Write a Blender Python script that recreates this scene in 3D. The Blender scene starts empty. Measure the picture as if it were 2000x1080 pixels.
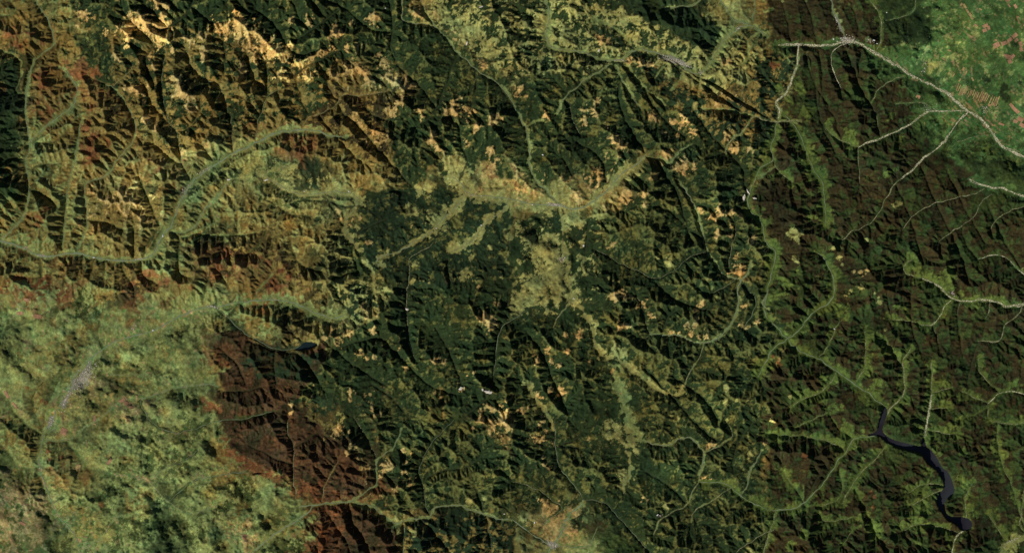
# ---------------------------------------------------------------- map data (2000 x 1080 map units; 1 unit is about 70 m)
# Every table is written in sheet coordinates: nine-to-the-inch style, sheet "cr" = column c, row r, 500x360 units each, drawn at 3x.
def sheet(cr, s):
    if cr[0] == 'Q':                      # quarter sheets at 2x
        ox, oy = dict(A=(0, 0), B=(1000, 0), C=(0, 540), D=(1000, 540))[cr[1]]
        return [(ox+float(a)/2, oy+float(b)/2) for a, b in (q.split(',') for q in s.split())]
    c, r = int(cr[0]), int(cr[1])
    return [(500*c + float(a)/3, 360*r + float(b)/3) for a, b in (q.split(',') for q in s.split())]

# valleys: sheet, half width of the flat floor, width of the pale line on it (0 = none), kind of line, floor cover, points
# kinds: r = grey-green river with road, g = white gravel bed, t = thin pale track ; floor cover letters as in PAL
VALLEYS = """
00|3|1.2|r|L|180,-60 200,0 260,80 300,170 320,230 310,270 230,330 190,370 170,440 150,560 145,680 165,790 175,850 160,920 150,960 165,1080 165,1160 150,1250 80,1340 0,1410
00|2|0|r|L|-60,250 0,290 60,320 120,350 128,430 98,500 95,540 150,560
00|5|1.6|r|L|350,390 430,470 455,530 440,600 380,660 300,720 200,800 165,850
00|2|0.8|r|L|480,700 450,850 430,960 400,1080 385,1210 375,1330 365,1460
00|2|0.8|r|L|620,500 660,510 740,610 790,720 800,800 740,880 670,950 650,1000 600,1050 490,1065 500,1200 515,1300 500,1370 450,1470
00|1|0.7|t|O|780,385 730,455 660,510
00|1|0.8|t|G|970,330 950,420 945,540 970,650 1000,740 1035,770 1045,850 1060,920 1060,960 1110,1050
00|1|0.8|t|G|1090,300 1120,400 1190,470 1280,485 1300,550 1330,640 1360,720 1365,890
00|1|0|t|G|1310,250 1320,350 1310,440 1285,485
00|1|0|t|O|1180,640 1140,720 1080,760 1035,770
00|1|0|t|G|350,260 330,330 360,390
00|1|0|r|L|0,90 60,90 100,60 60,0 40,-60
00|7|3|r|L|2010,800 1940,800 1870,770 1800,760 1720,765 1640,770 1570,800 1500,840 1380,890 1250,970 1170,1030 1110,1080 1080,1140 1045,1200 1020,1280 1000,1340 950,1370 920,1450 890,1500 830,1520
01|3|1.5|r|L|1340,-30 1280,70 1190,150 1160,230 1100,280 1000,280
10|1|0|r|L|0,1060 -60,1045 -160,1050 -165,1090
11|9|1|r|M|30,-60 70,-30 150,10 240,60 330,60 420,45 560,50 600,90 590,130 500,230 560,330 600,380
01|7|3.2|r|L|-80,330 0,335 60,345 130,370 210,415 260,430 400,405 450,400 560,430 640,445 720,450 830,440
01|13|2.2|r|L|2030,760 1960,790 1900,770 1820,740 1740,700 1640,675 1500,685 1400,690 1300,715 1180,720 1100,750 980,810 880,870 760,890 660,920 560,1000 480,1060 400,1180 340,1300 280,1420 255,1450
02|7|2|r|L|255,370 235,480 225,560 250,660 300,760 330,860 400,930 450,990 470,1080 480,1140
01|3|1|r|E|1770,935 1720,970 1600,970 1500,905 1440,880 1380,830 1290,730 1220,715
10|2|1.2|r|L|950,-60 970,30 1010,110 1060,170 1110,220 1150,270 1190,320 1230,350 1270,390 1350,440 1420,490 1480,560 1520,640 1550,680 1555,720 1585,750 1590,820 1605,850 1595,960 1620,1020 1660,1090 1690,1105 1730,1150 1770,1190 1830,1210
10|2|1|r|M|850,-60 860,60 850,120 900,130 1000,140 1060,170
00|1|0|r|G|1980,30 2060,70 2100,120 2160,165 2240,190 2300,185 2350,130
10|1|0|r|E|480,60 400,130 300,190 230,240
10|1|0|r|E|820,330 790,250 800,190
10|2|0.7|t|O|780,530 700,550 620,565 560,560 490,560 480,610 440,640 370,670 300,690 270,750
10|1|0.7|t|G|130,530 70,560 50,620 10,710 -10,850
10|1|0|r|E|1190,330 1140,400 1130,470 1090,560 1060,640
10|1|0|r|E|1350,440 1300,430 1250,540
10|1|0|r|E|1140,690 1200,760 1200,870 1235,900 1240,950 1210,1010 1190,1060
10|1|0|r|E|480,610 520,680 600,740 700,860 760,930 830,1000 880,1060 930,1110
10|1|0|r|E|640,570 640,640 700,690 790,710
10|1|0|r|E|230,440 300,390 420,330 480,300
11|14|1.6|r|M|1530,95 1500,90 1400,75 1300,60 1220,50 1210,0 1150,-40
21|12|2.4|r|M|0,90 100,115 200,125 300,130 380,150 480,100 560,30 600,-20 650,-70 740,-120 780,-170
11|10|1.2|r|M|1220,60 1180,130 1100,190 1060,260 1000,300
11|4|1.4|r|M|1000,300 930,340 860,380 830,400 750,410 710,440 700,470 750,475
11|10|1|r|M|1480,70 1470,150 1340,220 1300,290 1240,360 1150,390
11|1|1|t|F|1040,340 1000,380 940,410 890,430 900,480 895,560 880,640 880,740 890,820 900,950 930,1030
11|1|0.9|r|E|1590,740 1500,790 1440,830 1410,930 1400,1060 1390,1120
11|2|0|r|M|690,640 690,560 680,490 620,460
11|1|0|r|E|590,130 500,130 380,90 250,100
11|1|0|r|E|200,330 220,430 260,470 330,500
11|3|0|r|L|100,520 60,570 0,640 -20,680
11|1|0|r|E|470,970 530,940 600,920 680,905 740,900 790,960 880,1040
11|1|0|r|E|390,60 480,180 510,240
11|1|0|r|E|130,130 200,180 330,190
20|5|1.4|r|L|170,-60 230,90 200,170 200,240 240,290 370,300 440,310 500,345 580,360 650,350 690,310 760,285
20|10|2|r|L|760,285 850,310 930,340 1000,380 1040,430 1110,430
20|5|1.4|r|L|1110,430 1160,370 1200,300 1240,240 1330,160 1410,140 1460,190 1500,210
20|4|0|r|L|710,280 660,210 590,160 480,110
20|4|1.2|r|L|1180,-60 1240,30 1280,100 1330,135 1400,140
20|4|1.2|r|L|1410,130 1420,60 1440,-60
20|3|1|r|L|900,60 960,40 1080,35 1140,-40
20|2|1|r|L|580,375 500,430 420,470 380,510 320,560 290,600 260,670
20|1|1|t|E|310,590 350,640 355,720 400,790
20|3|0.7|r|L|610,390 640,460 700,570 760,640
20|3|0|r|L|660,390 720,440 780,520 900,620
20|2|0|r|L|910,380 850,440 830,470
20|2|0|r|L|1000,430 970,500 930,530
20|2|0|r|L|1100,450 1090,560
20|1|0|r|L|400,290 390,230
20|1.5|1.6|t|L|1690,710 1550,715 1500,712 1450,690 1410,680 1350,780 1270,830 1250,900
20|2|0|r|L|1410,680 1290,650 1200,640 1110,640
20|1|0|r|L|85,745 130,715 180,710
20|2|0.7|r|L|780,915 880,940 920,975 980,880 1050,850
20|2|0|r|L|1460,190 1390,220 1370,300 1390,340 1340,380
20|3|0|r|L|1540,980 1500,1010 1430,1050 1400,1100
20|1|0|r|E|550,1060 550,980 500,900 380,830
20|1|0|r|E|780,520 820,620 950,760 1010,800
20|1|0|r|E|1040,430 1200,500 1350,600 1500,690
20|1|0|r|E|640,460 620,560 660,700 720,800 780,900
30|6|3.8|g|P|60,265 100,268 170,262 250,262 330,270 400,262 450,245
30|9|4.6|g|P|450,245 520,245 560,270 600,300 660,330 740,375 800,415 860,455 930,485 1000,515 1060,555 1110,600 1180,650 1260,700 1310,760 1350,830 1410,875 1500,915 1580,960
30|3|3|g|L|180,262 175,330 170,400 130,490 110,550 60,585 45,610 75,650 60,700
30|3|1.4|r|K|60,700 45,760 25,830 15,880 40,940 0,960 -60,1000 -90,1080
30|2|1|t|K|40,940 50,990 100,1030 140,1070
30|4|3|r|L|330,-60 370,0 380,60 410,130 440,190 455,240
30|3|1.6|t|K|580,-60 600,0 640,60 665,110 670,140 660,200 660,250 640,290
30|2|0.9|t|P|870,-30 860,70 800,100 690,120
30|2|2|g|G|450,260 385,290 370,330 375,400 400,460 430,520
30|7|1.2|r|K|90,670 150,720 190,790 220,870 250,960 290,1030 330,1080 330,1180 345,1280 335,1320
30|3|3|g|G|1180,655 1130,700 1080,760 1030,840 980,880 930,910 870,970 850,1000 780,1050
30|2|1.4|t|G|780,1050 740,1080 690,1170 650,1250 600,1310 530,1350 490,1350 430,1410
30|3|2.4|g|P|1170,650 1040,650 940,650 880,690 820,740 750,775 660,810 580,835 530,865
30|2|1.2|t|G|530,865 530,950 540,1080
30|3|1|t|K|530,860 440,830 380,790 340,750
30|2|0.6|t|G|660,800 640,690 620,640
30|2|1|t|P|800,450 740,460 680,500 630,540 600,620
30|2|1|t|P|1310,790 1230,800 1140,820 1080,860
30|2|1|t|P|750,610 830,600 940,600 950,640
30|1|0|r|F|550,300 540,380 530,450
30|1|0|r|F|300,300 330,500 300,620
30|1|0|r|F|240,330 280,480 300,700 400,900
30|1|0|r|F|460,300 560,560 620,640
31|1|1.3|t|G|790,270 830,200 900,150 980,110 1060,90 1160,70 1250,40 1270,25
31|9|3|g|P|1180,-30 1290,20 1380,20 1440,50 1500,70 1580,90
31|1|1|t|G|1310,60 1240,110 1220,180 1180,215 1130,245 1060,290 1000,340
31|1|0.9|t|G|1580,120 1500,130 1440,145 1370,180 1310,240 1310,280
31|2|1.7|g|P|1580,570 1500,530 1450,480 1390,420 1330,410 1250,430 1230,440
31|1|0|t|G|1230,440 1150,330 1140,250
31|4|4|g|K|1580,680 1500,700 1410,718 1360,695 1300,680 1230,675
31|4|2.6|g|K|1230,675 1160,690 1080,675 1030,625 990,585 900,550
31|2|1.4|t|K|900,550 850,535 800,520 785,480 850,440
31|3|2|g|K|1075,680 1040,710 1010,770 970,825 900,825
31|1|1|t|K|900,825 840,800 770,800 720,790
31|2|1.8|t|G|1500,700 1480,750 1440,785 1385,820 1375,900 1340,925 1290,915 1230,920
31|1|0.7|t|G|970,830 985,880 1000,930
31|1|0.8|t|G|1300,685 1300,740 1270,790
31|1|0.7|t|G|1130,690 1110,770
31|3|1.8|r|K|-60,1130 0,1020 40,950 120,905 180,860 230,780 290,735 370,690 395,640 385,580 380,520 340,450 290,400
31|5|1.8|r|K|-90,0 -110,60 -130,140 -30,220 -20,300 0,370 50,380 45,450 20,550 0,600 -10,680 -30,740 0,790 60,850 120,905
31|5|1.8|r|K|120,905 140,950 230,1000 300,1020 370,1080 460,1130 500,1170 560,1210 600,1220 630,1270 690,1300
31|2|1.2|t|K|300,1010 340,970 380,900 390,840 420,810
32|2|0.9|t|K|510,90 530,50 570,0
31|2|1|t|K|790,1060 740,1000 720,960 680,900
31|2|2.2|t|K|840,960 800,1010 790,1060 795,1080 805,1160 800,1230 760,1280 715,1310 700,1350
32|2|3.2|g|K|920,400 925,350 945,250 960,150
32|2|1.4|t|K|960,150 965,60 960,-40
32|1|0.8|t|K|960,140 1080,110
32|1|0.8|t|K|945,240 1040,230
32|1|1.1|t|K|930,360 1000,370 1060,385 1100,380
32|2|1.9|g|K|1580,160 1500,150 1430,130 1350,140 1320,180 1290,205
32|1|0.8|t|K|1290,205 1290,290
32|1|0.8|t|K|1290,200 1230,180 1130,130
32|2|1|t|K|1350,130 1290,80 1240,20 1235,-60
32|2|1|t|K|1310,310 1430,325 1500,320 1580,320
32|3|2.4|g|K|1160,945 1120,960 1090,1010 1080,1080 1090,1140
32|2|1|t|K|1120,960 1030,930 920,910 860,910 800,950
32|1|1|t|K|1020,710 950,740 870,790 820,800
32|1|0.8|t|K|1040,690 960,670 880,690 820,730
32|3|1.8|r|K|650,385 580,400 500,405 480,440 460,490 410,530 390,580 340,640 320,680 260,740 210,790 160,820 60,825 0,825
22|5|1.6|r|K|1500,825 1400,780 1330,740 1280,690 1220,660 1150,670 1095,660
22|2|1.3|r|L|1095,660 1105,590 1130,490 1080,430 1030,395 950,430 890,455 770,425
32|2|0.9|t|K|460,490 420,450 330,420 240,400 180,390 100,395 0,380
32|3|1.1|t|K|700,450 640,520 580,580 520,640 490,690 450,750 445,790
32|2|1.4|t|K|50,830 20,930 0,990 -20,1060 -40,1140
32|1|0.7|t|K|300,850 310,890 370,900 400,890 500,870
32|1|0.6|t|K|500,940 440,1030
32|2|1|t|K|1500,780 1470,900 1490,950 1580,990
32|9|0|t|L|1580,970 1500,985 1440,1010 1390,1040 1350,1140
32|2|0.7|t|K|1400,1010 1340,930 1290,850
32|2|1|t|K|1180,700 1150,760 1160,830 1150,900
32|2|1|t|K|400,20 370,90 300,150 200,180 130,230
32|1|0|t|K|490,400 430,370 370,290 350,240
32|1|0|t|B|200,800 300,620 330,640
22|2|0.9|t|L|1130,490 1210,460 1300,400 1290,370 1250,310
22|1|1|t|L|1095,665 1060,710 1050,760 1000,820 920,850 860,890 830,970
22|1|0.8|t|L|1280,700 1200,750 1140,800 1060,820 1050,900
22|2|1.2|r|L|1340,750 1380,680 1390,600 1440,530 1460,480
22|1|1|t|G|1540,940 1500,960 1420,1000 1330,1060 1280,1120
22|1|0.8|t|G|1500,980 1480,1060 1470,1130
21|1|1.3|t|L|1120,930 1110,1000 1060,1070 1020,1140 1010,1190
21|3|0|r|M|280,140 300,250 300,380 330,470 310,560
21|5|0|r|M|310,560 350,620 380,700 430,760 470,840 480,920 510,980 560,1020 640,1030 690,1080 780,1140 860,1210 980,1240 1000,1180
22|2|1|r|G|250,300 250,400 260,520 290,600 340,650 390,710 420,770
22|4|2.2|r|L|420,770 400,800 340,850 310,910 280,980 230,1040 190,1140
22|1|0.8|r|E|420,770 480,765 560,790 600,840 650,900 720,980 800,1060 840,1140
22|2|0.8|t|G|0,660 100,690 180,720 240,780 300,810 280,850 210,880 170,930
22|3|1.8|r|G|0,880 60,930 120,970 200,1020 230,1040
22|2|0.8|r|L|500,930 480,980 470,1030 400,1050 230,1040
22|1|0|r|E|290,440 360,420 410,370
22|1|0|r|E|280,445 400,465
22|6|0|r|M|100,100 120,160 200,260 240,330 250,360
22|9|0|r|L|600,-20 640,150 670,240 690,330 720,380 750,420
22|5|0|r|M|690,500 690,560 680,620 650,700
12|4|1.6|r|L|250,810 330,800 400,790 480,785 560,780 600,755
12|2|1|r|L|600,755 650,715 715,675 705,600 700,530 750,500 800,470 830,420 850,350
12|1|0.7|t|G|705,520 660,440 620,360 570,280
12|5|1|r|L|560,775 600,795 640,785 700,820 760,880 830,915 860,890 920,880 1020,870
12|3|1.5|r|L|1020,865 1040,810 1120,800 1200,805 1270,830 1340,850 1400,875 1500,885
12|1|0.6|r|E|1020,860 990,780 980,680 940,600 970,550 1030,430 1110,350 1160,300
12|1|0|r|E|980,670 1030,610 1120,590 1240,580 1310,520
12|1|0|r|E|1330,840 1310,760 1280,680
12|1|1.2|r|E|860,890 870,960 860,1080 860,1140
12|1|0|r|G|545,790 550,880 600,950 650,1020 680,1140
12|1|0|r|B|400,800 440,880 490,950 540,1030
12|1|0.6|r|E|1350,860 1360,950 1400,1140
12|1|0.8|t|B|240,790 225,680 215,560 225,460 180,380 190,290
12|1|0|t|B|225,460 290,420 380,360
12|1|0.6|t|O|385,790 400,690 440,610 480,540
12|1|0|t|B|215,560 120,530 40,480 0,470 -60,440
12|3|2.2|r|L|-30,1080 60,1010 130,950 220,900 300,850 330,805
02|3|0.9|r|G|1600,250 1500,270 1440,295 1300,300 1200,330 1130,365 1010,380 930,350 870,300 840,250 820,180
02|3|1.1|r|L|780,180 820,180 880,160 960,130 1020,110 1100,100 1200,90 1280,100
02|2|0.7|r|L|600,30 700,40 780,40 860,30
02|3|0.9|r|L|260,420 350,420 430,410 480,350 560,310 640,240 720,180 780,180
02|2|1|r|G|1150,480 1090,530 1030,560 960,580 910,620 895,660
02|2|0.9|r|G|1450,600 1260,630 1180,640 1110,670 1060,710 990,780
02|2|1.3|t|L|990,780 930,740 890,670 800,640 700,620
02|2|0|r|L|700,620 600,600 520,590 450,490 400,430
02|2|0.8|r|L|990,780 1080,850 1180,850 1250,780
02|2|0|r|L|-60,90 0,130 60,200 120,300 240,380
02|2|0|r|L|-60,400 0,440 60,500 120,590 230,570
02|1|0|r|G|240,350 180,210 200,130 250,80
02|2|0.9|r|L|740,860 660,870 620,970 560,1020 480,1060
01|1|0|r|G|240,540 235,440
01|1|0|r|G|290,590 300,520 330,480 330,410
01|1|0|r|G|480,490 485,415
01|1|0|r|G|610,570 615,450
01|1|0|r|G|540,500 555,430
01|1|0|r|G|790,660 790,600 720,520 715,460
01|1|0|r|G|930,590 830,540 825,450
01|1|0|r|G|785,260 785,330 785,430
01|1|0|r|G|930,260 860,340 835,430
01|1|0|r|G|1050,520 1040,430 1050,340 1060,310 1000,280
01|1|0|r|L|1060,310 1150,290 1310,300 1430,300 1500,280
01|1|0|r|G|1310,370 1310,300
01|2|0|r|G|1400,690 1330,800 1290,740
01|1|0|r|G|1190,700 1200,640 1220,560
01|1|0|r|G|1350,690 1350,600 1300,540
01|1|0|r|G|610,1000 560,860 600,750 480,690
01|1|0|r|G|250,760 380,690 480,690
01|1|0|r|G|-60,880 60,830 180,820 250,760
21|1|0.8|t|E|1270,500 1280,380 1310,310 1310,250
21|2|1.7|r|L|980,-20 1040,60 1080,160 1120,280 1130,380 1190,470 1250,540 1310,550 1340,560
21|1|0.7|t|E|960,500 1010,450 1060,410 1130,400
21|1|0.6|t|E|960,500 900,535 820,560 740,500 660,480 560,420 480,380
21|1|0|r|E|880,860 910,780 960,740
21|1|0.8|t|G|810,880 790,840 770,740 730,650
21|1|0.6|t|G|810,880 770,910
21|2|1.9|r|L|810,880 900,885 970,880 1060,920 1130,930 1210,900 1250,860 1290,820 1330,700 1320,600 1340,560 1380,530 1400,450
21|1|0.8|t|G|1320,550 1250,600 1170,640
21|1|0.9|t|M|240,840 270,770 330,710 370,680
21|3|0|r|K|1370,150 1470,220 1480,300 1500,370
21|2|1.4|r|L|1500,620 1490,660 1460,710 1500,735
21|2|1|r|G|1340,570 1380,620 1430,660 1430,720 1360,840
21|1|0|r|E|1130,340 1010,240 950,180
21|1|0|r|E|430,410 440,290 450,220
QA|1|0|r|O|1040,240 1045,310 1045,360
QA|1|0|r|O|960,200 985,300 1045,368
QA|1|0|r|O|1160,320 1180,400 1205,440
QA|1|0|r|O|560,330 600,420 660,480 690,515
QA|1|0|r|E|760,-60 750,30 690,90 640,120
QA|1|0|r|E|750,30 810,75 830,90
QA|1|0|r|E|1500,-60 1540,80 1520,200 1570,280 1640,330 1700,420
QA|1|0|r|E|1740,330 1710,440 1620,500
QA|1|0|r|E|1860,220 1860,390 1800,480
QA|1|0|r|G|540,690 580,780 620,880
QA|1|0|r|E|1000,40 1080,100 1150,230 1230,200
QA|1|0|r|E|600,180 560,240 600,330
QA|1|0|r|O|450,330 400,330 350,300
QA|1|0|r|G|150,560 210,560 260,520
QA|1|0|r|G|110,660 180,640 240,640
QA|1|0|r|G|110,740 170,760 215,800
QA|1|0|r|O|1160,860 1130,900 1060,930
QA|1|0|r|O|700,640 640,600 600,560
QA|1|0|r|E|1500,860 1400,900 1370,980 1400,1060
QA|1|0|r|G|340,860 420,870 480,900
QA|1|0|r|G|960,1000 1020,950 1040,900
QA|1|0|r|O|1240,440 1330,560 1420,640
QC|1|0|r|B|1160,300 1060,290 970,250
QC|1|0|r|E|1250,420 1200,340 1160,300
QC|1|0|r|B|880,300 930,340 960,420
QC|1|0|r|E|1080,420 1070,340 1075,300
QC|1|0|r|B|860,445 960,450 1020,430
QC|1|0|r|E|1300,280 1400,360 1500,420
QC|1|0|r|E|1550,300 1620,380 1700,440 1780,460
QC|1|0|r|E|1700,200 1760,300 1800,420
QC|1|0|r|E|1450,420 1540,480 1600,560
QC|1|0|r|E|1900,480 1820,540 1780,600
QC|1|0|r|B|1600,920 1700,1000 1760,1080
QB|1|0|r|B|1150,220 1180,330 1260,450 1290,560
QB|1|0|r|B|1600,650 1660,800 1760,1000 1780,1080
QB|1|0|r|B|1700,660 1760,800 1850,950
QB|1|0|r|F|1850,760 1900,900 1990,1050
QB|1|0|r|B|1500,720 1560,850 1600,1000
QB|1|0|r|B|1060,10 1080,100 1090,160
QB|1|0|r|B|1150,10 1180,100 1190,170
QB|1|0|r|B|1330,30 1360,100 1350,140
QB|1|0|r|E|560,200 700,300 900,440
QB|1|0|r|E|700,420 800,560 900,640 920,760
QB|1|0|r|E|200,620 260,720 300,780
QB|1|0|r|E|560,620 650,760 680,860 700,940
QD|1.5|.7|t|K|1350,400 1385,350 1380,200
QD|1.5|.7|t|K|1100,590 1170,560 1240,530
QD|1.5|0|t|K|1640,760 1600,860 1620,900
QD|1.5|.7|t|K|1280,760 1300,860 1210,900
QD|1.5|.6|t|K|1060,760 1130,860 1150,900
QD|1.5|0|t|K|1420,1000 1380,900 1340,830
QD|1.5|.6|t|K|1900,560 1900,700 1950,800 1980,900
QD|1|0|t|K|1750,560 1830,530 1880,500
QD|1|0|t|B|1400,560 1440,640 1460,700
QD|1|0|t|B|1560,80 1560,200 1600,300
QD|1|0|t|B|1750,60 1740,180 1760,300
QD|1|0|t|B|1850,200 1800,320 1780,420
QD|1|0|r|E|520,360 620,460 740,600 800,640
QD|1|0|r|E|640,400 760,480 800,560
QD|1|0|r|E|60,220 120,300 160,400 200,500
QD|1|0|r|E|520,760 620,820 700,900 720,960
QD|1|0|r|E|860,740 880,640 960,560
QD|1|0|r|E|560,20 640,100 760,130
21|1|0|r|E|330,470 250,500 100,560 -60,640
"""
LAKE_BIG = sheet('32', "690,215 705,250 692,300 672,350 680,378 720,408 770,425 830,438 880,452 903,455 906,405 922,405 930,458 962,475 1000,530 1022,580 1060,600 1085,660 1100,710 1085,745 1052,757 1032,800 1045,850 1090,870 1140,865 1190,880 1205,920 1180,950 1130,945 1105,905 1060,890 1020,840 985,785 1000,735 1035,705 1028,650 1000,600 950,562 920,530 900,492 850,485 790,468 730,448 690,425 652,390 600,394 580,386 640,368 648,330 655,290 675,240")
LAKE_SMALL = sheet('11', "262,946 290,918 350,926 366,944 335,958 290,972 250,974 225,970")

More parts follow.
